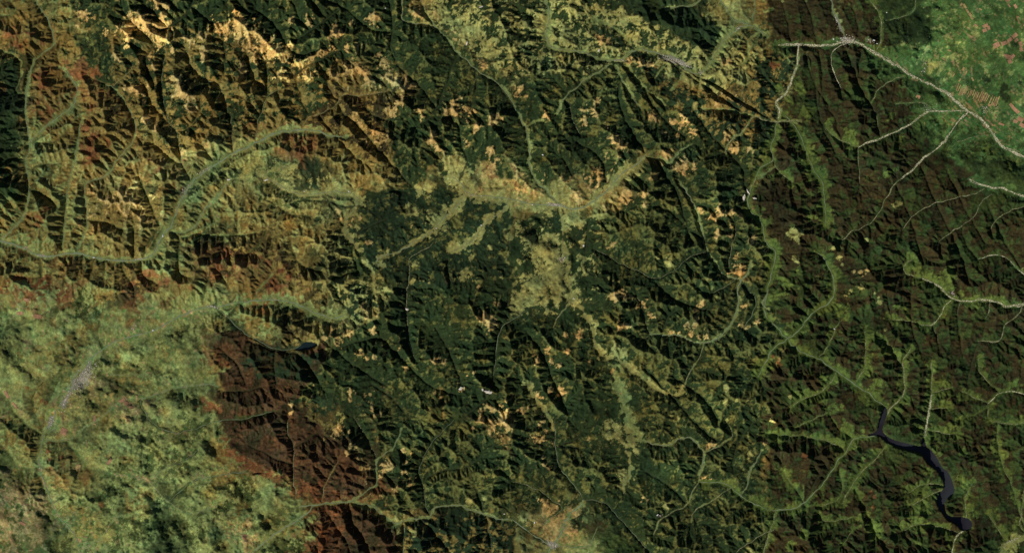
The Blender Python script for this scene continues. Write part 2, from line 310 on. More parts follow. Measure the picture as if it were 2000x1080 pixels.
# land cover, 50 x 45 unit cells: main cover, second cover, share of the second in tenths
COVER = {
'00': """OL4 OG3 LO4 OT2 ET1 ET2 FY3 FF0 FT2 FT3|OR3 OR4 OG3 OM3 EO3 FY3 FY5 FF2 FY4 FY5|FO4 OR3 OG3 OR3 OR3 FY3 MT5 FY2 FT2 OY5|FE3 OR5 OR4 RO5 RO4 OT3 OT2 YF4 FO2 OT3|EF3 RO5 OL4 OR4 OB4 OM3 OY3 FY4 FO2 OT2|FE3 OL4 OL4 OR5 OB3 OR4 MY3 OM3 FO2 OR4|FL2 LO4 OM4 OR4 MO4 OR3 OT3 MT3 ML3 LM3|FO4 OL4 MO4 MO4 MO4 MO4 MR2 ML3 LE3 ML3""",
'10': """FM3 FF0 FG3 FG2 FT1 FT3 OT5 MF5 MO5 MO5|FY2 EY1 FT2 FT2 FT3 FG2 MF5 MF5 OM5 OM5|YF4 FO2 FG2 FT4 FG2 FG2 FG3 FT2 FT2 MF3|OY3 OY5 FO3 OT4 FT3 OT4 FT2 FG2 EE0 FM4|OG3 OT2 OG4 OB3 OM2 FT3 FG3 FG2 FT4 FT2|OR4 RM4 OO0 OB3 OB3 FT3 FT2 FT1 FT4 FM3|LO4 RO4 OB3 MO3 OE3 OE2 OT2 OT2 FE2 OT3|LE4 EM3 EM4 OM3 OM3 OE3 OE2 MF4 MF3 RT3""",
'20': """MO5 OM5 OO0 MG4 GM4 FG4 FE3 ME5 ML4 OL4|MO5 OM4 MT4 MT4 GM5 FG4 MT4 OT3 LF4 OF4|EM4 OM4 OM4 MT5 ML4 FL3 LO3 LE3 OR4 OM3|TE4 EM3 FO3 OF2 OR3 MO3 OT4 OM4 OE3 OE3|EF2 ET4 FT3 FG3 BO3 OF3 BE3 BO3 ET2 EO3|ET2 MT3 FT4 GT2 FF0 FY3 BY4 EF2 ER3 LE3|FE3 FM2 FT2 FT4 FT1 OM3 TO3 FT2 OT3 OR3|GM3 FT3 FT2 FT4 GF0 FG3 OT4 TO4 OR3 OG3""",
'30': """BG3 BG3 BG4 BM3 GF3 FG2 PG4 PG3 PT2 PD3|BG2 BG2 BG3 LD4 BG2 PF4 FP3 PG3 PT3 PD4|EK3 LM2 BG3 BG2 PF4 PG2 PT2 PT3 PG2 PD2|MG3 BG3 BG2 BG1 FG3 PG4 PG3 PT2 GF4 PT2|GB4 BG3 BG3 BB0 BG2 PF4 PG3 PT4 PT4 GD3|BG4 KB4 BK3 BG2 GB4 PG3 PG3 FG3 PG3 PT4|BG3 KB4 BG2 BG3 BK3 PG4 FG3 GF3 FG3 FP4|BK3 BK4 BG2 BB1 FK4 GF3 FG2 GP3 GF4 FK3""",
'01': """GO4 OL3 LO4 OT3 OT4 OY3 EO3 LE4 OL4 MO4|LO4 OR3 LO3 OT3 OT4 OT3 OL2 LO3 LO4 MO3|LO4 LO3 LO3 OL4 MO3 OM3 ML4 EO3 BO4 BO3|OB3 LO3 OB4 OB3 OB3 OB3 OL4 OR4 RB4 RO4|RL4 RL5 RM4 LO2 BO4 BR3 OR3 LM3 LM3 LO4|LD4 LD3 LG3 LG3 LO4 RO3 LM2 LL0 LG3 LO3|LD4 LD3 LO3 LO4 LM3 LL0 LG3 MG3 OB4 BO3|LG3 LO3 OG4 LG3 LM2 LG2 GO3 LM3 LR5 BR4""",
'11': """GM4 MG4 ML2 ML3 OF4 MO5 EM2 EF0 MT3 ML3|MO4 OM3 MF4 FT3 EF2 EM3 EM4 EM4 EM4 LM3|OB4 OM4 OM4 FM4 EF2 EF1 MT3 FM5 MF4 MF3|OR4 OB3 FM4 MF4 EM4 EG1 EE0 EM3 FM3 FM2|OR4 OR4 BO4 MF4 MF4 EG2 EM2 EB2 EM4 FM4|LO4 OF3 FM2 ME4 ME5 FE2 FG2 BF3 FT3 OT4|LO3 OB3 MO3 FT3 OT3 FG2 FG2 FG2 FT3 FT3|BO3 EO3 OM4 FG4 FT3 FG3 GF3 FT3 FT3 GF3""",
'21': """MT4 ML3 MO3 MO3 TO3 FT3 FE2 OM3 MG4 BG3|OM4 EM4 FO3 ML4 OM4 GF4 FE2 ET4 YO3 BG4|EM3 LM3 OM4 OM4 OM4 GO2 BF2 ET3 ET4 GT4|ML5 TM4 MO4 FM2 EG2 FM4 BF3 GF3 OT4 EB4|ME5 TM3 FT3 FG3 FG3 FG1 FB3 FT2 MT3 OE4|MT4 MT3 FT4 OM4 MT4 FG2 BF2 FM3 EM3 GE3|FM3 FM3 FM3 OM5 MT3 GF3 TO4 MT4 FT4 OE4|FT4 FT4 FG3 MG4 OM3 FB3 BT3 OM3 FG3 MO5""",
'31': """BG2 BB0 BG3 BK2 BG1 BG2 FG2 FG2 PL3 PF3|BG3 BK3 BG2 BG3 BK4 BG2 BG2 BG3 GF3 FG3|MB4 BM3 BG1 BR3 BR2 BG2 BG2 GB3 GB2 FG3|BK3 KB3 BM3 BR3 BB0 BG4 KG4 GB3 GF2 FK3|KB4 KB4 BG3 BT2 BB0 GB3 KB4 KG3 GM3 GF3|KB4 BG3 BG3 MB4 BB0 KG4 GB3 GB2 FG2 FG2|EO3 GB3 BM3 BM3 BK2 BG2 GB2 GK3 BK3 GF2|ET2 KG4 KB4 BM3 BK3 BK3 BK2 BR3 BG3 GF3""",
'02': """ML4 OG4 GO3 DL3 GO4 LO4 LM2 LM2 LO3 BO3|LD4 OL4 LD3 OG4 LT3 DL4 LG3 GL3 OR4 RB3|GO4 EO4 LD4 OG3 LM3 LD3 ML3 GL3 LG3 BR4|LO3 MG4 EO4 LM2 LO3 LG2 LG4 GL3 OL4 RO4|GD3 LO3 RO3 ML3 LG3 LG3 GL3 GL3 LO4 LO4|DG4 DG3 LG3 GO4 GO4 LO4 EL3 GD2 MG4 LG4|DG4 DG4 GO3 OG4 LG4 GL4 FG4 GL2 LM3 LO3|DG4 GD3 GL3 LG4 LG3 GL3 FG4 GF4 GO3 LT4""",
'12': """BF3 BF3 FT2 FE1 FF0 GF3 GF3 FT2 FT3 FG3|OB4 OG4 OE3 EF0 FT4 GF3 GF3 OF3 FT3 FY4|BO4 BO4 BO4 FM2 FG4 OG4 GO3 GF3 FG2 TF4|BG3 OB4 BO3 FT4 BF3 GO3 FT3 FG3 MG3 FG3|BR3 BO4 BG3 RO3 BT2 FT3 FT3 FG3 GO3 GO4|ML2 OR3 RO4 RO3 RO3 OT4 OT3 GM3 MO4 GO3|GL4 LO2 BR4 BR4 MO4 OM3 BE4 EG3 EG3 EG3|LG4 GL4 RB4 BO4 BO3 EO4 GE4 EG3 EG3 GE3""",
'22': """GF3 FT3 FM3 MO4 OT4 FM3 GM4 FG3 YG3 FB3|FT4 FT5 FM3 MT4 GF3 FG2 GF3 FG3 YF4 FG3|MF3 TF4 FM3 ML4 LF4 GF3 MG3 FG2 OG3 GM3|TF4 TM5 GM3 FM3 ML2 FL4 FG3 FG2 MT3 OG3|BO3 FM4 OM3 FT3 OM4 FM3 MG3 BG2 GB3 OG4|FO3 FM3 FO3 FB3 MO4 BO3 BO3 FG3 OM3 OG3|MF3 TL4 LF4 FB3 BF2 GT3 MG3 BG3 BO3 KG3|OM4 TL4 LM4 FG4 FG4 FF1 BF2 BG3 FM4 MG4""",
'32': """BG4 BR3 KB4 GK3 KG4 BG2 GB4 BG3 BG3 GK4|BG3 BR4 BG3 EG3 MG4 FB3 KB4 BK2 BG3 KG4|FM3 GB3 KG4 BG3 KG4 BG3 KG4 KB3 BG2 GB4|GB3 GR3 GB4 KB3 GB4 FB2 KG4 KG3 BG2 BG3|BO4 KB3 GB4 KG4 MB3 BG3 KG3 KM4 BG2 BG2|BG4 BG4 GK4 BR4 RB4 BG3 BG2 KG3 BG3 GK3|KG4 GB4 GB3 OR4 BG2 GK3 BG2 KG4 BG4 GO4|GK4 GK5 BG3 BG3 GK3 KG4 FG3 GK3 GB3 GL4"""}
import numpy as np, heapq, math
# ---------------------------------------------------------------- grids and noise
X0, X1, Y0, Y1 = -80.0, 2080.0, -80.0, 1160.0
DX = 1.35
NX = int((X1-X0)/DX)//4*4+1
NY = int((Y1-Y0)/DX)//4*4+1
X1 = X0+(NX-1)*DX; Y1 = Y0+(NY-1)*DX

def vnoise(w, h, px, py, seed):
    """smooth value noise sampled at arrays px, py (in lattice units)"""
    rng = np.random.default_rng(seed)
    g = rng.standard_normal((256, 256)).astype(np.float32)
    xi = np.floor(px).astype(np.int32); yi = np.floor(py).astype(np.int32)
    fx = (px-xi).astype(np.float32); fy = (py-yi).astype(np.float32)
    fx = fx*fx*fx*(fx*(fx*6-15)+10); fy = fy*fy*fy*(fy*(fy*6-15)+10)
    x0 = xi & 255; x1 = (xi+1) & 255; y0 = yi & 255; y1 = (yi+1) & 255
    return (g[y0, x0]*(1-fx)+g[y0, x1]*fx)*(1-fy)+(g[y1, x0]*(1-fx)+g[y1, x1]*fx)*fy
def fbm(px, py, scale, octs, seed, gain=0.5, rot=0.5):
    out = 0; a = 1.0; tot = 0
    for o in range(octs):
        c, s = math.cos(rot*(o+1)), math.sin(rot*(o+1))
        f = 2.03**o/scale
        out = out+a*vnoise(0, 0, (px*c-py*s)*f+17.3*o+400, (px*s+py*c)*f+9.1*o+400, seed+o)
        tot += a*a; a *= gain
    return out/math.sqrt(tot)*1.5

valleys = []
for ln in VALLEYS.strip().split('\n'):
    cr, w, lw, kind, cov, pts = ln.split('|')
    valleys.append(dict(w=float(w), lw=float(lw), kind=kind, cov=cov, pts=sheet(cr, pts)))
def jitter(pts, seed, amp=1.1, step=3.0):
    """resample a polyline and give it small natural bends"""
    rng = np.random.default_rng(seed)
    P = np.array(pts, float)
    for _ in range(2):                       # corner cutting
        Q = [P[0]]
        for a, b in zip(P[:-1], P[1:]): Q += [a*.75+b*.25, a*.25+b*.75]
        Q.append(P[-1]); P = np.array(Q)
    d = np.r_[0, np.cumsum(np.hypot(*(P[1:]-P[:-1]).T))]
    n = max(3, int(d[-1]/step)); t = np.linspace(0, d[-1], n)
    x = np.interp(t, d, P[:, 0]); y = np.interp(t, d, P[:, 1])
    q = rng.standard_normal((2, n+8))
    k = np.array([1, 2, 3, 2, 1])/9.0
    ox = np.convolve(q[0], k, 'same')[4:-4]*amp*1.6; oy = np.convolve(q[1], k, 'same')[4:-4]*amp*1.6
    e = np.minimum(1, np.minimum(np.arange(n), np.arange(n)[::-1])/3.0)
    return np.stack([x+ox*e, y+oy*e], 1)
for i, v in enumerate(valleys): v['line'] = jitter(v['pts'], 100+i, 1.1 if v['kind'] != 'g' else .7)

def grid(f):
    nx = (NX-1)//f+1; ny = (NY-1)//f+1
    xs = X0+np.arange(nx)*DX*f; ys = Y0+np.arange(ny)*DX*f
    return nx, ny, xs, ys, np.meshgrid(xs, ys)
def dist_to_lines(f, lines, reach):
    """distance to the nearest line, and its index"""
    nx, ny, xs, ys, (PX, PY) = grid(f)
    D = np.full((ny, nx), 1e3, np.float32); I = np.full((ny, nx), -1, np.int32); d = DX*f
    for k, P in lines:
        for a, b in zip(P[:-1], P[1:]):
            i0 = max(0, int((min(a[0], b[0])-reach-X0)/d)); i1 = min(nx, int((max(a[0], b[0])+reach-X0)/d)+2)
            j0 = max(0, int((min(a[1], b[1])-reach-Y0)/d)); j1 = min(ny, int((max(a[1], b[1])+reach-Y0)/d)+2)
            if i0 >= i1 or j0 >= j1: continue
            x = xs[i0:i1][None, :]; y = ys[j0:j1][:, None]
            vx, vy = b-a; L = vx*vx+vy*vy+1e-9
            t = np.clip(((x-a[0])*vx+(y-a[1])*vy)/L, 0, 1)
            q = np.hypot(x-a[0]-t*vx, y-a[1]-t*vy)
            s = D[j0:j1, i0:i1]; m = q < s
            s[m] = q[m]; I[j0:j1, i0:i1][m] = k
    return D, I
def blob_field(f, rows):
    """smooth field from a table of rows on the 50 x 45 cells"""
    nx, ny, xs, ys, (PX, PY) = grid(f)
    A = np.array(rows, float)
    return bil(A, PX/50-.5, PY/45-.5)
def bil(A, u, v):
    h, w = A.shape[:2]
    u = np.clip(u, 0, w-1.001); v = np.clip(v, 0, h-1.001)
    i = u.astype(int); j = v.astype(int); fu = u-i; fv = v-j
    if A.ndim == 3: fu = fu[..., None]; fv = fv[..., None]
    return (A[j, i]*(1-fu)+A[j, i+1]*fu)*(1-fv)+(A[j+1, i]*(1-fu)+A[j+1, i+1]*fu)*fv

# relief strength on 50 x 45 cells: 0 plain .. 9 sharp alpine
RELIEF = [
"5555666777 7776665555 4444455555 4454332111",
"5555678888 8877655555 4444444555 4455432111",
"5555688888 8887665555 4444444555 4455421111",
"5556788889 9877766655 5545555666 4455542111",
"5556789998 8777666655 5555566666 4455542111",
"5567789998 7777666655 5555566666 4455542111",
"6667778888 7666666555 5555666666 5455532222",
"7666666654 5566665554 4455666666 5544443322",
"7777666543 4444444333 3344566776 5555544433",
"7777766545 5554433333 4445567776 5555554443",
"7777667655 6665533334 4455566777 5555555554",
"5566678887 6665443334 3344556777 5555555554",
"3345668987 7665443334 3334556777 5555555554",
"2223345555 6665543335 3334556666 5555554444",
"2222332234 6776554455 4445555666 5555554444",
"2222223346 6776655555 5545555666 5555554444",
"3222222236 6665444455 5444555666 5555555444",
"3322222236 6666555555 5544555666 5555555544",
"2433222224 7777666555 5443444555 5555555544",
"2442222223 6777666555 5443444555 5555555544",
"2443222222 5777666555 5444444555 5555555544",
"1443222222 3455666555 5444444555 5555555544",
"1133322222 2376666655 3334444555 5555555544",
"1133322222 2277776665 3333444455 5555555543"]
RELIEF = [[float(c) for c in r.replace(' ', '')] for r in RELIEF]
_R = np.array(RELIEF)
for x0, y0, x1, y1, v in ((700, 400, 1000, 560, 3.2), (1010, 440, 1140, 640, 2.2), (1180, 790, 1250, 890, 2.6), (600, 770, 720, 850, 2.6), (550, 640, 625, 710, 4), (1020, 970, 1160, 1080, 1.6), (820, 330, 1000, 410, 2.2), (0, 600, 420, 1080, 2.7)):
    _R[int(y0/45):int(round(y1/45)), int(x0/50):int(round(x1/50))] = np.minimum(_R[int(y0/45):int(round(y1/45)), int(x0/50):int(round(x1/50))], v)
_R[19:22, 1] = 5; _R[20:22, 2] = 4; _R[18:20, 0] = 3.2; _R[14:18, 1:2] = 2.8; _R[21:23, 3] = 3
RELIEF = _R.tolist()
KS_TAB = np.array([.03, .07, .17, .36, .58, .76, .92, 1.1, 1.3, 1.5])

def relief_ks(f):
    r = blob_field(f, RELIEF)
    return np.interp(r, np.arange(10), KS_TAB)

def receivers(h, d, rw=None):
    ny, nx = h.shape; n = nx*ny
    idx = np.arange(n).reshape(ny, nx)
    best = np.zeros((ny, nx), np.float32); rec = idx.copy()
    hp = np.pad(h, 1, constant_values=1e9)
    dist = np.full((ny, nx), d, np.float32)
    for dy in (-1, 0, 1):
        for dx in (-1, 0, 1):
            if dx == 0 and dy == 0: continue
            L = d*math.hypot(dx, dy)
            s = (h-hp[1+dy:1+dy+ny, 1+dx:1+dx+nx])/L
            if rw is not None: s = s*rw[(dy+1)*3+dx+1]
            m = s > best
            best[m] = s[m]; rec[m] = idx[m]+dy*nx+dx; dist[m] = L
    return rec.ravel(), dist.ravel()
def order(rec):
    n = rec.size; dep = (rec != np.arange(n)).astype(np.int32); r = rec.copy()
    while True:
        add = dep[r]
        if not add.any(): break
        dep = dep+add; r = r[r]
    o = np.argsort(dep, kind='stable'); cnt = np.bincount(dep)
    return o, np.r_[0, np.cumsum(cnt)]
def erode(h, d, ksf, valley, base, U, dt, iters, m=.36, smax=.95, diff=.05, seed=0):
    ny, nx = h.shape; n = nx*ny
    rw = np.exp(.13*np.random.default_rng(77+nx).standard_normal((9, ny, nx))).astype(np.float32)
    K = (U/ksf).ravel(); bmask = base.ravel()
    for it in range(iters):
        rec, L = receivers(h, d, rw)
        hf = h.ravel().astype(np.float64)
        rec[bmask] = np.flatnonzero(bmask)
        o, st = order(rec)
        A = np.full(n, d*d)
        for k in range(len(st)-2, 0, -1):
            c = o[st[k]:st[k+1]]
            A += np.bincount(rec[c], A[c], n) if len(c) > n//6 else 0
            if len(c) <= n//6: np.add.at(A, rec[c], A[c])
        F = K*A**m*dt/L
        free = (rec != np.arange(n)); top = hf+U*dt*(~bmask)
        new = top.copy()
        for k in range(1, len(st)-1):
            c = o[st[k]:st[k+1]]
            hr = new[rec[c]]
            v = (top[c]+F[c]*hr)/(1+F[c])
            new[c] = np.minimum(v, hr+smax*L[c])
        h = new.reshape(ny, nx)
        if diff:
            q = np.pad(h, 1, mode='edge')
            lap = (q[:-2, 1:-1]+q[2:, 1:-1]+q[1:-1, :-2]+q[1:-1, 2:]-4*h)
            h = h+diff*lap*(~base)
    return h, A.reshape(ny, nx)

RELIEF_GAIN = 1.75
def build_height(log=lambda s: None):
    lines = [(i, v['line']) for i, v in enumerate(valleys)]
    # rivers that leave the frame are led on to the rim of the sheet
    for v in valleys:
        P = np.array(v['pts'])
        for a, b in ((P[0], P[1]), (P[-1], P[-2])):
            if a[0] < 12 or a[0] > 1988 or a[1] < 8 or a[1] > 1072:
                u = a-b; u = u/np.hypot(*u); lines.append((-2, np.array([a, a+u*200])))
    U = 1.0
    h = None
    for f, iters, dt in ((4, 45, 4.0), (2, 22, 2.5), (1, 10, 1.5)):
        nx, ny, xs, ys, (PX, PY) = grid(f); d = DX*f
        D, I = dist_to_lines(f, lines, 420 if f == 4 else 14)
        ks = relief_ks(f)*np.exp(.25*fbm(PX, PY, 60, 3, 31)+.12*fbm(PX, PY, 14, 3, 41))*.95
        rng = np.random.default_rng(f)
        bl = 5.0*blob_field(f, RELIEF)/9+0*PX
        if h is None:
            h = bl+D*.22*ks+1.2*fbm(PX, PY, 22, 3, 5)*np.clip(D/20, 0, 1)*ks+.5*rng.random((ny, nx))
        else:
            h = bil(h, (PX-X0)/(2*d), (PY-Y0)/(2*d))
            h = h+.05*d*rng.standard_normal(h.shape)*np.minimum(1, ks)
        W = np.array([v['w'] for v in valleys]+[2.0, 2.0])[I]
        base = D < np.maximum(d*.72, W*.65)
        h[base] = bl[base]
        near = np.clip((D-W*.65)/(1.5+.5*W), 0, 1)
        ks = ks*(.25+.75*near)
        h, A = erode(h, d, ks, None, base, U, dt, iters, smax=.68, diff=(.0, .15, .24, 0, .08)[f])
        log('erosion %d' % f)
    # gentle country: worn smooth
    r = blob_field(1, RELIEF); w = np.clip((3.0-r)/1.0, 0, 1)
    for q in (4, 3, 3):
        p = h.copy()
        for ax in (0, 1):
            k = np.pad(p, [(q, q) if i == ax else (0, 0) for i in (0, 1)], mode='edge')
            c = np.cumsum(np.insert(k, 0, 0, axis=ax), axis=ax)
            n = p.shape[ax]
            p = (np.take(c, np.arange(2*q+1, 2*q+1+n), ax)-np.take(c, np.arange(n), ax))/(2*q+1)
        h = h*(1-w)+p*w
    gx_, gy_ = PX, PY
    h = h+w*(1.1*fbm(PX, PY, 26, 4, 71, .55)+1.2*fbm(PX, PY, 60, 2, 75))*np.clip((r-.6)/1.2, .12, 1)*np.clip((D-W*.6)/12, 0, 1)
    return h*RELIEF_GAIN, A, D, I
BLOBS = """
00|Y|780,160,30 850,155,35 930,150,35 980,165,25 930,245,25 960,235,25 1280,160,25 1340,180,35 1420,170,40 1480,190,40 740,190,24 745,240,16 750,280,12 640,195,14
00|T|480,90,22 500,95,26 550,115,12 690,335,18 705,350,12 870,330,16 840,350,12 760,525,14 745,520,9 820,520,16 1020,470,22 1050,535,30 1020,555,16 1090,570,16 1120,590,18 1200,310,20 1190,350,12 1140,265,16 1450,290,34 1480,310,26 1440,420,22 1430,450,10 870,710,16 910,745,14 1140,640,16 930,25,22 970,45,18 835,105,16 770,95,10 1010,310,10 1100,230,18 1180,215,16 715,20,9 850,560,9 850,590,8 910,400,10 880,500,8
00|R|240,440,30 250,500,25 480,400,40 560,420,30 420,430,30 250,250,20 60,200,40 100,260,25 380,370,20 540,640,25
10|Y|30,290,40 80,300,42 140,305,38 190,330,22 230,370,28 270,400,32 310,440,26 150,420,22 190,490,14 10,200,20
10|T|330,345,16 370,325,16 420,305,16 470,295,14 530,285,16 600,275,20 620,270,12 720,330,12 740,370,22 760,400,18 770,440,12 820,480,22 880,465,18 870,520,12 900,495,10 930,495,10 840,600,16 685,115,24 560,135,12 205,120,12 310,135,20 460,195,22 490,200,12 790,660,22 810,680,12 725,800,28 745,840,16 700,830,10 650,805,13 645,830,8 570,700,16 610,730,13 635,760,8 960,650,14 975,680,9 965,710,7 1160,640,26 1230,655,26 1180,590,14 1170,610,12 1120,680,10 1280,660,9 1290,745,18 1320,740,10 1400,710,20 1430,700,12 1020,840,16 1060,880,13 1085,890,9 1160,830,12 1240,845,12 1040,780,13 1045,800,9 1380,905,18 1400,930,12 1360,870,7 1385,985,24 840,560,9 1300,360,16 1340,390,14
10|M|1150,960,50 1190,1000,45 1150,1030,40 1110,990,20 180,1000,40 230,1040,30
20|T|500,600,14 495,580,9 415,645,16 475,665,14 420,695,18 430,730,12 600,820,22 570,805,13 645,860,16 820,680,16 850,700,12 800,670,10 960,715,22 1000,725,18 930,710,13 890,770,12 905,790,10 970,800,10 1050,770,18 1045,750,10 555,740,10 910,920,24 900,900,14 1000,975,34 1060,965,18 760,370,20 700,355,20 800,390,16 550,925,11 1270,790,18 1300,870,18 1390,880,12 1200,630,14 530,230,22 500,215,13 560,250,13 40,530,24 20,550,18 190,680,16 1210,340,18 1250,360,16 1280,370,10
20|L|1260,220,36 1230,250,30 1300,190,24
30|R|40,385,18 20,372,14 60,380,10
30|F|1290,470,28 1310,450,18 1260,460,16 1380,520,24 1370,560,26 1400,580,18 1470,490,10 850,160,42 880,220,38 820,230,28 890,120,30 920,180,25 870,80,28
30|B|740,500,36 790,620,30 730,580,36 720,650,26 700,550,26 400,780,20 770,480,20 820,800,16
30|K|220,650,28 240,670,26 270,640,20 380,700,14 380,800,12 1300,900,26 1340,900,24 1280,885,20 1370,915,13 1420,965,22 1460,950,20 360,720,16 470,790,30 490,830,25 60,510,20 180,500,25 200,540,18 120,580,18 720,680,22 780,810,16 700,1020,22 730,1000,16
31|K|250,190,13 280,200,10 230,175,8 170,505,18 200,515,10 430,740,30 450,770,20 870,1010,20 840,1020,12 730,960,12 720,1010,12 590,920,12 110,590,34 90,560,20 60,640,22 940,530,26 1000,570,32 1050,510,28 1060,560,24 1080,600,20 1130,640,16 820,760,13 750,715,16 800,730,13 830,780,18 870,480,26 830,490,18
31|M|750,120,16 780,115,11 150,290,26 190,280,13 160,330,17 120,290,11 150,430,12 170,450,11 375,375,11 410,430,11 435,470,9 540,600,13 480,630,11 450,650,9 575,330,9 690,850,8 640,660,8 650,690,10 620,640,7
31|T|540,520,14 570,500,7 500,515,7 550,540,7
31|R|60,1050,18 30,1010,9
11|M|910,155,28 890,130,18 940,180,15 870,140,10 1060,230,36 1020,160,16 1010,200,13 600,190,10 600,250,10 620,300,10 575,295,10 550,440,18 510,440,16 520,400,11 640,460,18 720,640,24 760,615,18 720,680,14 790,620,13 930,470,16 920,565,12 1220,530,28 1230,500,20 1150,390,22 1180,370,22 1260,430,11 1370,370,14 545,560,28 560,600,26 620,570,18 500,600,13 780,620,12 960,40,26 1000,25,24 1380,200,18
11|E|830,220,40 760,180,40 960,120,28 1080,60,32 1110,110,30 900,210,24 950,240,25 1290,110,40 1300,170,30 1250,230,28 700,160,30 740,260,40 830,300,40 800,540,40 760,500,26 950,330,18 1430,240,25 1460,200,20
11|T|900,245,9 675,860,13 550,885,9 610,980,13 655,1020,9 690,1020,9 755,995,9 825,985,11 1050,1030,12 1100,1040,12 1060,1015,9 875,1075,11 1400,690,13 1420,700,11 1330,780,26 1390,830,26 1360,800,20 480,930,18 500,960,11 600,200,9 665,340,11 1300,600,8
11|R|160,640,18 200,700,15 200,550,18 150,500,16 240,560,10 280,680,12
21|T|375,60,18 390,110,16 30,60,22 70,30,18 640,95,11 770,60,16 680,95,14 780,120,11 1100,150,13 1170,180,18 1230,165,22 1280,170,18 1340,180,9 1290,250,13 1200,290,13 1190,300,9 1280,300,11 1405,320,18 1310,415,13 1320,500,26 1345,510,18 590,350,13 560,370,9 650,650,24 700,660,16 600,670,16 760,700,20 800,760,13 820,780,9 1100,720,18 1130,705,13 1080,740,11 1350,720,16 1020,820,14 1070,820,11 1080,790,12 1050,880,12 1120,890,18 940,875,16 970,870,12 1370,840,14 1440,805,11 1340,830,12 200,965,12 205,985,10 320,975,10 130,1000,13 140,1040,13 240,1045,13 270,1060,16 450,1035,14 390,880,16 310,885,11 640,830,14 670,830,12
21|M|200,400,66 235,520,74 180,600,62 90,660,60 280,620,58 330,560,36 40,720,44 340,660,40 180,350,34 160,400,26 230,420,50 250,340,26 260,490,44 200,490,38 130,450,16 270,560,36 180,540,28 100,600,30 170,620,34 250,640,40 60,660,30 120,680,30 30,730,30 300,650,34 190,690,20 920,460,22 850,430,9 590,565,11 625,570,8 570,550,8 430,440,14 400,420,12 640,980,36 610,950,26 500,330,10 350,200,40 320,260,25 400,230,20
21|E|220,210,40 260,230,32 300,190,20 380,320,28 400,380,20 400,290,20
02|R|280,430,11 280,480,13 290,530,13 300,580,13 290,640,13 310,690,9 240,190,9 270,205,11 220,150,9 160,110,9 600,800,13 360,520,12 380,560,9 340,640,9 1190,190,11 1235,212,15 1290,235,18 1200,230,9 1150,220,8 1340,500,18 1400,530,22 1450,570,28 1400,570,22 1490,590,20
02|O|200,240,13 240,290,11 250,330,9 490,830,11 500,880,11 530,930,13 560,980,11 130,430,14 160,470,12 200,480,12
02|T|455,580,11 440,585,7 735,290,8 750,300,9
02|F|650,520,8 950,930,24 900,910,18 960,980,18 1000,1040,20 860,890,14 1275,810,7 230,850,18 120,855,10 60,330,22 120,350,18 170,380,14 410,960,12 420,1000,12
02|D|370,380,16 640,545,8 730,190,16 760,210,12 70,1000,14 150,790,16 140,900,12 1430,980,10 1440,1010,10 60,760,14 200,800,14
12|T|1310,245,12 1350,225,22 1390,245,14 1330,290,20 1370,310,22 1390,350,11 1390,380,9 1430,300,14 1460,330,11 1265,345,8 1210,120,12 1190,90,8 560,130,16 550,160,11 555,185,8 640,155,11 670,155,9 480,370,22 500,390,16 525,410,9 550,455,14 540,490,9 395,415,8 770,570,22 750,600,13 730,630,9 860,480,11 880,545,11 915,495,8 865,600,8 340,95,10 330,155,8 205,215,10 200,255,8 900,640,13 905,680,11 870,660,9 1085,165,9 1280,20,8 1240,40,7
12|M|930,955,18 900,950,13 1250,770,12 1340,760,12
12|R|30,590,24 80,620,18 130,650,18 430,880,16 460,930,13 500,980,11 390,940,24 400,1000,24 390,1050,24 450,1010,13 10,560,16 300,690,20 270,660,12
12|E|380,210,44 430,200,40 400,250,30
12|L|60,700,60 160,720,40 200,790,40 60,800,60 330,880,30 330,980,26 60,1000,50
22|T|115,80,10 140,160,15 160,170,10 230,130,13 280,130,16 270,150,11 60,235,14 30,240,10 90,225,8 180,280,13 190,310,10 130,400,22 170,410,18 100,410,11 160,430,16 245,400,9 245,440,9 205,370,12 160,340,9 150,240,9 450,410,9 640,140,12 635,180,11 600,30,12 590,10,11 1160,450,16 1185,450,10 1130,645,16 1160,650,11 1280,670,14 1310,690,9 200,790,24 240,810,24 300,900,40 360,850,30 250,920,34 330,960,30 200,960,24 770,770,10 755,780,8 790,770,8 190,560,12 215,580,9 185,520,8 90,500,9 1470,435,9
22|M|600,330,22 560,340,22 620,380,34 580,390,26 680,370,36 700,430,36 740,400,20 640,430,16 720,480,16 940,270,14 970,285,9 640,620,18 660,600,13 650,700,14 630,680,9 680,640,9 1400,510,16 1390,490,9 100,1050,34 180,1050,30 280,1050,30 900,800,16 920,780,13
22|M|1255,120,12 1250,100,8 1250,180,7 1310,190,10 1380,180,8 1240,200,7
32|Y|30,305,10
32|K|440,350,18 410,240,13 430,220,9 640,80,20 610,110,18 320,50,20 1040,80,28 1010,90,22 1030,210,22 1060,220,20 1060,330,26 1130,310,14 1150,670,28 1130,640,24 1200,660,20 1150,480,18 1130,500,16 980,470,14 1010,500,14 850,860,18 830,870,13 280,790,12 300,820,10 210,970,20 130,1030,24 1450,80,20 1420,90,16 1230,850,16 880,1010,18
32|R|610,800,12 600,720,12 620,750,11 580,860,12 210,510,16
32|M|600,910,9 620,930,9 130,160,11 600,970,7
"""
